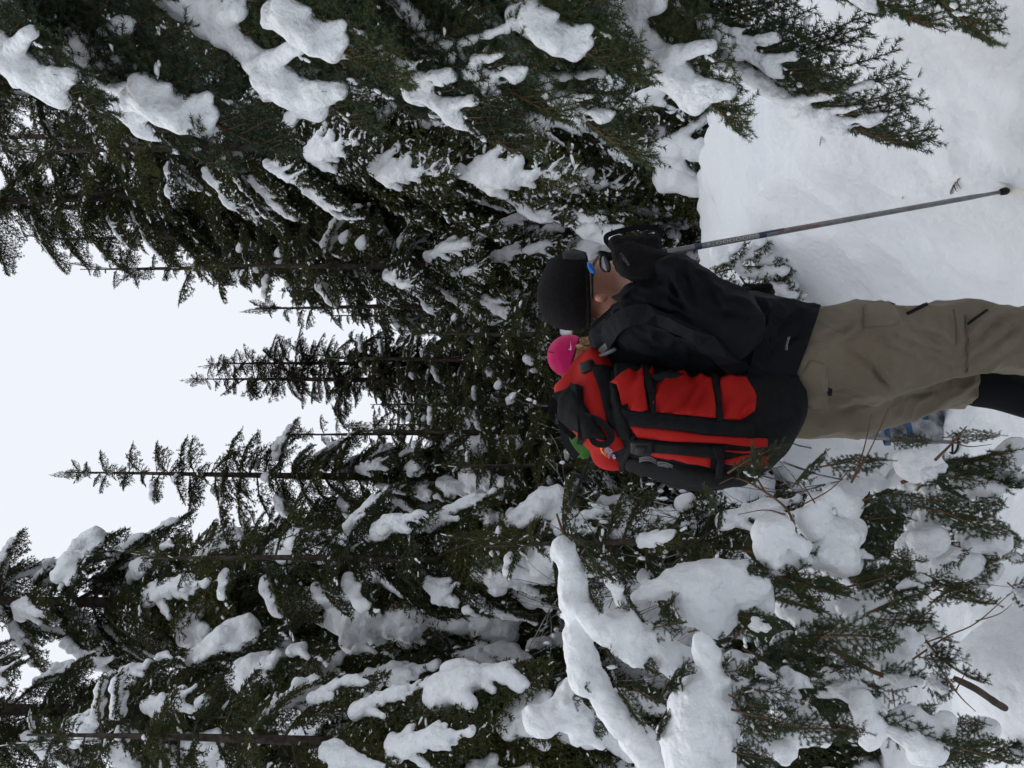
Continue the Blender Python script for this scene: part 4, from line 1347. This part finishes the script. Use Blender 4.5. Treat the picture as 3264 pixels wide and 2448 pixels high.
lidp = [('c', at(338, 606, 2.36), at(395, 596, 2.47), .060, .050), ('c', at(345, 596, 2.62), at(392, 590, 2.68), .058, .05), ('c', at(318, 612, 2.47), at(332, 608, 2.62), .050, .05),
        ('c', at(352, 585, 2.45), at(385, 580, 2.55), .058, .050), ('c', at(368, 574, 2.50), at(370, 572, 2.6), .045, .045), ('c', at(395, 597, 2.45), at(404, 597, 2.50), .030, .025)]
lid = part('lid', sdf_mb(lidp, .06, .006, folds(8, .020, 83, (1, 1, 1)), lambda Q: 1.455 + .12 * (X0 - .1 - Q[:, 0]) * 0 - Q[:, 2]), M['red'], pk)
bv = bvh_of(pbody)
def sew(nm, A_, B_, mt, off, bulge=0.0, wr=0.0, bv_=None, nu=18, nv=9, parent=None, seed=1):
    mb = MB()
    patch(mb, bv_ or bv, [z1(*q_) for q_ in A_], [z1(*q_) for q_ in B_], off=off, bulge=bulge, wr=wr, nu=nu, nv=nv, d0=2.35, seed=seed)
    return part(nm, mb, M[mt], parent or pk)
sew('side_panel', [(600, 1000), (640, 1170)], [(735, 962), (778, 1192)], 'red', .004, .010, .028, seed=2, nu=30, nv=18)
sew('side_panel', [(775, 965), (800, 1190)], [(1110, 1020), (1128, 1225)], 'red', .004, .012, .028, seed=3, nu=30, nv=26)
sew('side_panel', [(1150, 1015), (1158, 1228)], [(1290, 1000), (1348, 1090), (1335, 1180), (1262, 1228)], 'red', .004, .008, .020, seed=4, nu=24, nv=18)
sew('rear_panel', [(672, 1250), (900, 1280), (1100, 1308), (1398, 1322)], [(720, 1312), (900, 1335), (1165, 1348), (1398, 1372)], 'red', .004, .006, .006, nu=22, nv=6, seed=5)
sew('rear_panel', [(680, 1372), (800, 1385), (960, 1400), (1105, 1425)], [(690, 1395), (800, 1408), (960, 1440), (1100, 1470)], 'red', .004, .004, .006, nu=18, nv=5, seed=6)
sew('rear_panel', [(1172, 1385), (1290, 1392), (1400, 1372)], [(1172, 1388), (1290, 1398), (1400, 1385)], 'red', .004, nu=10, nv=4)
sew('rear_panel', [(1170, 1440), (1280, 1412), (1402, 1408)], [(1175, 1450), (1280, 1468), (1400, 1472)], 'red', .004, .003, .004, nu=12, nv=5, seed=7)
sew('corner_band', [(630, 1165), (900, 1200), (1160, 1230), (1330, 1245)], [(672, 1250), (900, 1278), (1100, 1306), (1330, 1318)], 'web', .010, .003, nu=22, nv=5)
sew('compression_strap', [(730, 955), (770, 1090), (790, 1200)], [(768, 960), (806, 1090), (815, 1200)], 'web', .016, nu=14, nv=4)
sew('compression_strap', [(1105, 1000), (1124, 1110), (1130, 1240)], [(1142, 1000), (1152, 1110), (1160, 1240)], 'web', .017, nu=14, nv=4)
sew('rear_strap', [(700, 1320), (900, 1350), (1165, 1368)], [(705, 1372), (900, 1392), (1165, 1420)], 'web', .012, nu=16, nv=5)
sew('rear_strap', [(1110, 1360), (1140, 1440), (1115, 1540)], [(1160, 1360), (1165, 1440), (1150, 1540)], 'web', .016, nu=14, nv=4)
bk = sew('buckle', [(690, 1318), (695, 1375)], [(805, 1330), (800, 1388)], 'buckle', .018, .004, nu=8, nv=8)
sew('buckle_clip', [(725, 1335), (725, 1372)], [(780, 1342), (778, 1378)], 'buckle', .026, .003, nu=6, nv=6, parent=bk)
sew('rear_pocket', [(640, 1420), (900, 1455), (1100, 1490), (1380, 1500)], [(660, 1480), (900, 1545), (1100, 1570), (1380, 1555)], 'web', .006, .012, .006, nu=22, nv=8, seed=8)
for y0_ in (0, 9, 18):
    for pts in ([(735, 1412), (765, 1405), (795, 1408), (822, 1424)], [(828, 1432), (850, 1432), (880, 1438), (912, 1452)]):
        P = []
        for q_ in pts:
            p, n_ = hit(bv, *z1(q_[0], q_[1] + y0_), 2.35)
            P.append(p + n_ * .010)
        mb = MB()
        add_tube(mb, spline(P, 10), .0016, 5)
        part('cord', mb, M['grey'], pk)
sew('pocket_slit', [(795, 1010), (850, 995), (960, 1012)], [(795, 1022), (850, 1030), (960, 1016)], 'charcoal', .020, nu=10, nv=4)
# lid trimmings
bl = bvh_of(lid, pbody)
sew('gusset', [(478, 935), (520, 1090), (560, 1250), (640, 1320)], [(590, 965), (620, 1130), (665, 1240), (690, 1330)], 'web', .008, .006, .01, bl, nu=18, nv=7, seed=11)
sew('hem_band', [(690, 1300), (655, 1390), (615, 1475)], [(712, 1305), (680, 1400), (640, 1480)], 'web', .010, 0, 0, bl, nu=12, nv=4)
sew('lid_buckle', [(425, 935), (435, 985)], [(485, 915), (490, 960)], 'buckle', .012, .003, 0, bl, nu=7, nv=6)
sew('lid_pocket', [(290, 1100), (330, 1180), (320, 1230), (410, 1290)], [(400, 1045), (430, 1130), (480, 1210), (560, 1330)], 'web', .010, .022, .02, bl, nu=18, nv=10, seed=12)
sew('lid_strap', [(385, 1040), (395, 1120), (400, 1190)], [(430, 1050), (432, 1120), (440, 1185)], 'web', .022, 0, 0, bl, nu=10, nv=4)
mb = MB()
for pts in ([(300, 1110), (330, 1190), (350, 1240), (340, 1290)], [(345, 1130), (400, 1190), (440, 1210), (440, 1300), (420, 1345)], [(430, 1200), (520, 1240), (570, 1300), (545, 1340), (500, 1320), (490, 1250)], [(285, 1130), (300, 1200), (350, 1290), (375, 1325)]):
    P = []
    for q_ in pts:
        p, n_ = hit(bl, *z1(*q_), 2.4)
        P.append(p + n_ * .018)
    P = spline(P, 24)
    ribbon(mb, P, norm(CAM - P), .017, .004)
st = part('loose_straps', mb, M['web'], pk)
st['kind'] = 'stuff'
# lid badge: an orange crescent over grey letters
def lp(x, y, o=.003):        # coordinates of the badge close-up
    U = (2448 - 1350 - y / 11.06) / 3.1875
    V = (1900 + x / 11.06) / 3.1875
    p, n_ = hit(bl, U, V, 2.35)
    return p + n_ * o
bg = MB()
o_ = [(160, 800), (170, 900), (200, 990), (260, 1060), (330, 1130), (400, 1170)]
i_ = [(290, 810), (215, 870), (240, 950), (290, 1020), (350, 1090), (405, 1165)]
V = [lp(*p) for p in o_] + [lp(*p) for p in i_]
bg.add(V, [(k, k + 1, k + 7, k + 6) for k in range(5)])
bg.add([lp(160, 800), lp(190, 765), lp(250, 770), lp(300, 810), lp(240, 830)], [(0, 1, 2), (0, 2, 3), (0, 3, 4)])
badge = part('badge', bg, M['orange'], lid)
bg = MB()
for cx, cy, rx, ry in [(380, 820, 50, 45), (350, 880, 40, 40), (430, 870, 50, 50), (500, 900, 40, 40), (540, 950, 35, 40), (400, 950, 60, 40), (480, 980, 60, 40), (440, 1050, 60, 50), (500, 1060, 40, 50), (450, 1140, 45, 60), (660, 1090, 40, 30), (620, 1160, 50, 40), (680, 1170, 40, 50), (300, 950, 20, 50), (340, 1010, 20, 40)]:
    k = 9
    V = [lp(cx, cy, .004)] + [lp(cx + rx * math.cos(t) * (1 + .25 * math.sin(3 * t + cx)), cy + ry * math.sin(t), .004) for t in np.linspace(0, 2 * np.pi, k, endpoint=False)]
    bg.add(V, [(0, 1 + i, 1 + (i + 1) % k) for i in range(k)], 0, False)
part('badge_letters', bg, M['lilac'], badge)
# shoulder straps over the jacket and the lifter strap
bj = bvh_of(jacket)
def strap(nm, pts, w, mt, off=.012, th=.012, b_=None, dd=2.35):
    P, Nn = [], []
    for u_, v_ in spline(np.array(pts, float), 18):
        p, n_ = hit(b_ or bj, u_, v_, dd)
        P.append(p + n_ * off); Nn.append(n_)
    P = np.array(P); Nn = np.array(Nn)
    P[1:-1] = (P[:-2] + 2 * P[1:-1] + P[2:]) / 4
    mb = MB()
    ribbon(mb, P, Nn, w, th)
    return part(nm, mb, M[mt], pk)
strap('shoulder_strap', [(424, 612), (436, 612), (447, 622), (455, 640), (450, 668), (434, 700), (412, 726), (398, 740)], .052, 'black')
strap('lifter_strap', [(404, 600), (415, 604), (424, 612)], .018, 'grey', .016, .004)
mb = MB()
add_tube(mb, spline([at(409, 590, 2.46), at(413, 603, 2.42), at(419, 616, 2.40)], 6), .006, 6)
part('stay_rod', mb, M['grey'], pk)
strap('hip_belt', [(372, 750), (395, 755), (420, 762), (445, 773), (458, 784)], .040, 'black', .006, .006)

# ------------------------------------------------------------------ first hiker's ski pole
sp = empty('ski_pole', tuple(PT), 'grey metal ski pole with red lettering planted in the snow by the gloved hiker', 'ski pole')
top = PH - PD * .06
LN = np.linalg.norm(PT - top)
mb = MB()
tt = np.linspace(0, 1, 24)
add_tube(mb, top + (PT - PD * .03 - top) * tt[:, None], np.where(tt < .93, .0092 - .0012 * tt, .0062), 14)
shaft = part('shaft', mb, M['alu'], sp)
mb = MB()
add_tube(mb, top - PD * .02 + PD * np.linspace(0, .16, 8)[:, None], [.012, .017, .016, .0155, .016, .0155, .016, .014], 10)
part('grip', mb, M['buckle'], sp)
mb = MB()
add_tube(mb, PT + PD * np.linspace(-.026, .022, 7)[:, None], [.008, .011, .0125, .0125, .010, .006, .003], 10)
part('tip', mb, M['buckle'], sp)
mb = MB()
lo = [at(520, 612, 2.43), at(528, 606, 2.45), at(534, 610, 2.47), at(540, 634, 2.48), at(540, 656, 2.48), at(533, 660, 2.46), at(531, 645, 2.44), at(524, 630, 2.42)]
P = spline(lo, 40)
ribbon(mb, P, np.tile(np.array((.3, -.9, .1)), (40, 1)), .014, .003)
part('wrist_strap', mb, M['web'], sp)
vd = norm(CAM - (top + PT) / 2)
sdv = norm(np.cross(PD, vd))
vd = np.cross(sdv, PD)
def on_shaft(s_, ang, o=.0004):
    r_ = .0092 - .0012 * s_ / LN + o
    return top + PD * s_ + r_ * (math.cos(ang) * vd + math.sin(ang) * sdv)
def s_at(V):
    """distance down the shaft whose picture row is V"""
    lo_, hi_ = 0, LN
    for _ in range(40):
        m_ = (lo_ + hi_) / 2
        p = top + PD * m_ - CAM
        v_ = 512 - FPX * (p @ UPV) / (p @ FWD)
        if v_ < V: lo_ = m_
        else: hi_ = m_
    return lo_
def z3v(x):
    return (2160 + x / 4.096) / 3.1875
def pole_text(txt, v0, v1, mt, h_=.0105, nm='lettering'):
    s0, s1 = s_at(v0), s_at(v1)
    w = text_width(txt)
    mb = MB()
    lettering(txt, mb, lambda x, y: on_shaft(s0 + (s1 - s0) * x / w, -(.35 - y) * h_ / .0088 * 1.35))
    part(nm, mb, M[mt], shaft)
def pole_band(v0, v1, mt, a0=-2.2, a1=2.2, o=.0003):
    s0, s1 = s_at(v0), s_at(v1)
    g = np.array([[on_shaft(s_, a_, o) for a_ in np.linspace(a0, a1, 10)] for s_ in np.linspace(s0, s1, 6)])
    mb = MB()
    mb.add(g.reshape(-1, 3), [(i * 10 + j, i * 10 + j + 1, i * 10 + 11 + j, i * 10 + 10 + j) for i in range(5) for j in range(9)])
    part('colour_band', mb, M[mt], shaft)
pole_band(z3v(205), z3v(300), 'blueprint')
pole_band(z3v(1050), z3v(1140), 'blueprint')
pole_band(z3v(1140), z3v(1380), 'blueprint', -2.2, -.35)
pole_band(z3v(1290), z3v(1370), 'redprint', -.1, .35)
pole_band(z3v(1745), z3v(1815), 'redprint', -.1, .3)
pole_text('STOOOOOOE', z3v(360), z3v(1030), 'pale', .0105)
pole_text('CHARGER', z3v(1385), z3v(1725), 'redprint', .0115)
# yellowed melt round the tip
mb = MB()
a = np.linspace(0, 2 * np.pi, 18, endpoint=False)
ring = [PT] + [np.array((PT[0] + .022 * math.cos(t) * (1 + .4 * math.sin(2 * t) + .2 * math.sin(5 * t)), PT[1] + .020 * math.sin(t) * (1 + .3 * math.cos(3 * t)) - .006, 0)) for t in a]
V = np.array([(p[0], p[1], float(gh(p[0], p[1])) + .003) for p in ring])
mb.add(V, [(0, 1 + i, 1 + (i + 1) % 18) for i in range(18)])
st_o = link('snow_stain', mb.mesh('snow_stain', [M['stain']]))
st_o['kind'] = 'stuff'
tag(st_o, 'faint yellow stain in the snow round the ski pole tip', 'stain')

# ------------------------------------------------------------------ second hiker
Q2 = at(398, 800, 4.25)
X2, Y2 = Q2[0], Q2[1]
G2 = float(gh(X2 - .1, Y2))
def C(lx, ly, z):
    return np.array((X2 + lx * CP - ly * SP, Y2 + lx * SP + ly * CP, z))
h2 = empty('person', (X2, Y2, G2), 'hiker in bright pink beanie mostly hidden behind the black-jacketed hiker', 'person')
hc = at(413, 572, 4.25)
def H2(dx, dy, dz):
    return hc + np.array((dx * CP - dy * SP, dx * SP + dy * CP, dz))
part('body', sdf_mb([('e', H2(0, 0, .0), (.085, .078, .105)), ('c', H2(.03, 0, -.07), H2(.05, 0, -.09), .05, .045), ('c', H2(-.02, 0, -.08), C(.04, 0, 1.42), .05, .055),
                     ('c', C(.04, -.06, 1.34), C(0, -.05, .98), .10, .10), ('c', C(.04, .06, 1.34), C(0, .05, .98), .10, .10), ('c', C(.02, -.08, .92), C(.10, -.09, .50), .08, .055), ('c', C(.10, -.09, .50), C(.06, -.09, G2 + .1), .05, .04),
                     ('c', C(-.02, .08, .92), C(-.10, .09, .48), .08, .055), ('c', C(-.10, .09, .48), C(-.26, .09, G2 + .12), .05, .04),
                     ('c', C(.03, -.17, 1.38), C(0, -.22, 1.12), .05, .042), ('c', C(0, -.22, 1.12), C(.2, -.2, 1.05), .042, .034), ('c', C(.03, .17, 1.38), C(.02, .22, 1.12), .05, .042), ('c', C(.02, .22, 1.12), C(.2, .2, 1.05), .042, .034)], .02, .011), M['skin'], h2)
part('jacket', sdf_mb([('c', C(0, -.06, .95), C(.05, -.08, 1.34), .125, .115), ('c', C(0, .06, .95), C(.05, .08, 1.34), .125, .115), ('c', C(.03, -.17, 1.38), C(0, -.23, 1.12), .075, .068), ('c', C(0, -.23, 1.12), C(.2, -.2, 1.05), .066, .05),
                       ('c', C(.03, .17, 1.38), C(.02, .23, 1.12), .075, .068), ('c', C(.02, .23, 1.12), C(.2, .2, 1.05), .066, .05), ('c', C(.05, 0, 1.40), C(.08, 0, 1.44), .075, .065)], .04, .011, folds(10, .012, 3), lambda Q: .88 - Q[:, 2]), M['charcoal'], h2)
for sy in (-1, 1):
    part('glove', sdf_mb([('c', C(.2, sy * .2, 1.05), C(.26, sy * .19, 1.04), .036, .036)] + [('c', C(.27, sy * .19, 1.07 - .02 * j), C(.30, sy * .17, 1.055 - .02 * j), .014, .012) for j in range(4)] + [('c', C(.24, sy * .17, 1.06), C(.28, sy * .15, 1.07), .014, .012)], .01, .009), M['knit'], h2)
part('trousers', sdf_mb([('c', C(.02, -.08, .93), C(.10, -.09, .50), .115, .085), ('c', C(.10, -.09, .50), C(.06, -.09, .2), .085, .078), ('c', C(-.02, .08, .93), C(-.10, .09, .48), .115, .085), ('c', C(-.10, .09, .48), C(-.2, .09, .25), .085, .078)], .03, .011, folds(9, .012, 6)), M['charcoal'], h2)
# pink beanie
tilt = math.radians(14)
hb = [('e', H2(-.005, 0, .016), (.102, .094, .105))]
hcut2 = lambda Q: -((Q - H2(0, 0, -.022)) @ np.array((math.sin(tilt) * CP, math.sin(tilt) * SP, math.cos(tilt))))
pink = part('beanie', sdf_mb(hb, .02, .006, folds(7, .004, 8), hcut2), M['pink'], h2)
bp_ = bvh_of(pink)
def zh(x, y):       # hat close-up
    return ((2448 - 1040 - y / 10.055) / 3.1875, (1730 + x / 10.055) / 3.1875)
mb = MB()
patch(mb, bp_, [zh(1170, 300), zh(1080, 620), zh(960, 960), zh(850, 1500)], [zh(1215, 310), zh(1120, 640), zh(1000, 980), zh(880, 1500)], off=.003, nu=16, nv=3, d0=4.2)
part('edge_binding', mb, M['maroon'], pink)
mb = MB()
patch(mb, bp_, [zh(890, 480), zh(900, 600), zh(925, 720), zh(905, 775)], [zh(893, 480), zh(885, 640), zh(870, 735), zh(815, 735)], off=.003, nu=12, nv=3, d0=4.2)
part('curved_mark', mb, M['pale'], pink)
mb = MB()
patch(mb, bp_, [zh(110, 795), zh(240, 815), zh(360, 840)], [zh(110, 818), zh(240, 840), zh(360, 860)], off=.002, nu=8, nv=3, d0=4.2)
part('seam_slit', mb, M['maroon'], pink)
mb = MB()
r5 = np.random.default_rng(4)
for i in range(150):
    t = r5.uniform(-2.6, -.3) if r5.random() < .7 else r5.uniform(.3, 2.6)
    p0 = H2(-.012 + .086 * math.cos(t), .078 * math.sin(t), -.03)
    dn = norm(np.array((-.25, -.05, -1.0)) + r5.normal(0, .18, 3))
    P = np.array([p0 + dn * .022 * k + r5.normal(0, .0025, 3) + (p0 - hc) * .05 * k * (1 - k / 5) for k in range(6)])
    add_tube(mb, P, np.linspace(.004, .0015, 6), 4)
hr = part('hair', mb, M['hair'], h2)
hr['kind'] = 'stuff'
part('ear', sdf_mb([('e', H2(-.005, -.083, -.03), (.012, .010, .022))], .01, .006), M['skin'], h2)
# green pack
gp = empty('backpack', tuple(C(-.25, 0, 1.0)), 'bright green backpack on the pink-hatted hiker behind the red one', 'backpack')
gpk = part('pack_body', sdf_mb([('c', C(-.21, -.08, 1.05), C(-.20, -.08, 1.45), .13, .12), ('c', C(-.21, .08, 1.05), C(-.20, .08, 1.45), .13, .12)], .05, .010, folds(8, .012, 12)), M['charcoal'], gp)
part('lid', sdf_mb([('c', at(326, 578, 4.1), at(352, 574, 4.2), .062, .065), ('c', at(330, 576, 4.35), at(356, 572, 4.4), .060, .06), ('c', at(322, 588, 4.12), at(326, 600, 4.15), .045, .04)], .04, .008, folds(9, .018, 14)), M['green'], gp)
mb = MB()
P = spline([at(311, 577, 4.04), at(318, 571, 4.0), at(327, 566, 3.99), at(340, 563, 4.0)], 10)
ribbon(mb, P, norm(CAM - P), .035, .004)
part('lid_band', mb, M['charcoal'], gp)
# her boots, snowshoe straps and poles
for nm, (U_, V_, d_), lab in (('rear', (346, 945, 4.05), 0), ('front', (385, 930, 4.3), 1)):
    p = at(U_, V_, d_)
    g = float(gh(p[0], p[1]))
    p = np.array((p[0], p[1], g))
    bt = part('boot', sdf_mb([('c', p + (-.03, 0, .10), p + (-.02, 0, .30), .062, .066), ('c', p + (-.05, -.02, .05), p + (.16, .08, .05), .052, .042), ('c', p + (-.03, 0, .10), p + (.10, .05, .07), .058, .045)], .03, .009, folds(14, .008, 4), lambda Q, g_=g: g_ - .02 - Q[:, 2]), M['snowy_boot'], h2)
    for k, (dx, z_) in enumerate(((-.035, .27), (-.03, .17), (.04, .09))):
        mb = MB()
        a = np.linspace(0, 2 * np.pi, 20)
        P = np.stack([p[0] + dx + .070 * np.cos(a), p[1] + dx * .4 + .070 * np.sin(a), g + z_ + .02 * np.cos(a + 1)], 1)
        ribbon(mb, P, np.stack([np.cos(a), np.sin(a), 0 * a], 1), .024, .006)
        part('ankle_strap', mb, M['steel_blue'], bt)
def ski_pole2(A_, B_, lb, mt, basket):
    r_ = empty('ski_pole', tuple(B_), lb, 'ski pole')
    mb = MB()
    add_tube(mb, np.linspace(A_, B_, 12), .0085, 8)
    part('shaft', mb, M[mt], r_)
    d_ = norm(B_ - A_)
    mb = MB()
    add_tube(mb, A_ - d_ * np.linspace(0, .13, 6)[:, None], [.012, .015, .014, .015, .016, .01], 8)
    part('grip', mb, M['buckle'], r_)
    c_ = A_ + (B_ - A_) * basket
    e1 = norm(np.cross(d_, (0, 0, 1.0) if abs(d_[2]) < .9 else (1.0, 0, 0)))
    e2 = np.cross(d_, e1)
    a = np.linspace(0, 2 * np.pi, 17)
    mb = MB()
    V, Q, T = tube(c_ + .05 * (np.cos(a)[:, None] * e1 + np.sin(a)[:, None] * e2), .005, 6)
    mb.add(V, Q)
    for k in range(4):
        e = math.cos(k * 1.57) * e1 + math.sin(k * 1.57) * e2
        add_tube(mb, np.array([c_, c_ + e * .05]), .004, 5)
    part('basket', mb, M['buckle'], r_)
ski_pole2(at(345, 606, 4.1), at(262, 570, 4.0), 'dark ski pole sticking out backward from the green backpack', 'buckle', .66)
gA = at(335, 790, 3.95)
gB = at(325, 965, 3.95)
ski_pole2(gA, gB, 'grey ski pole shaft standing beside the blue-strapped boot', 'alu', .93)
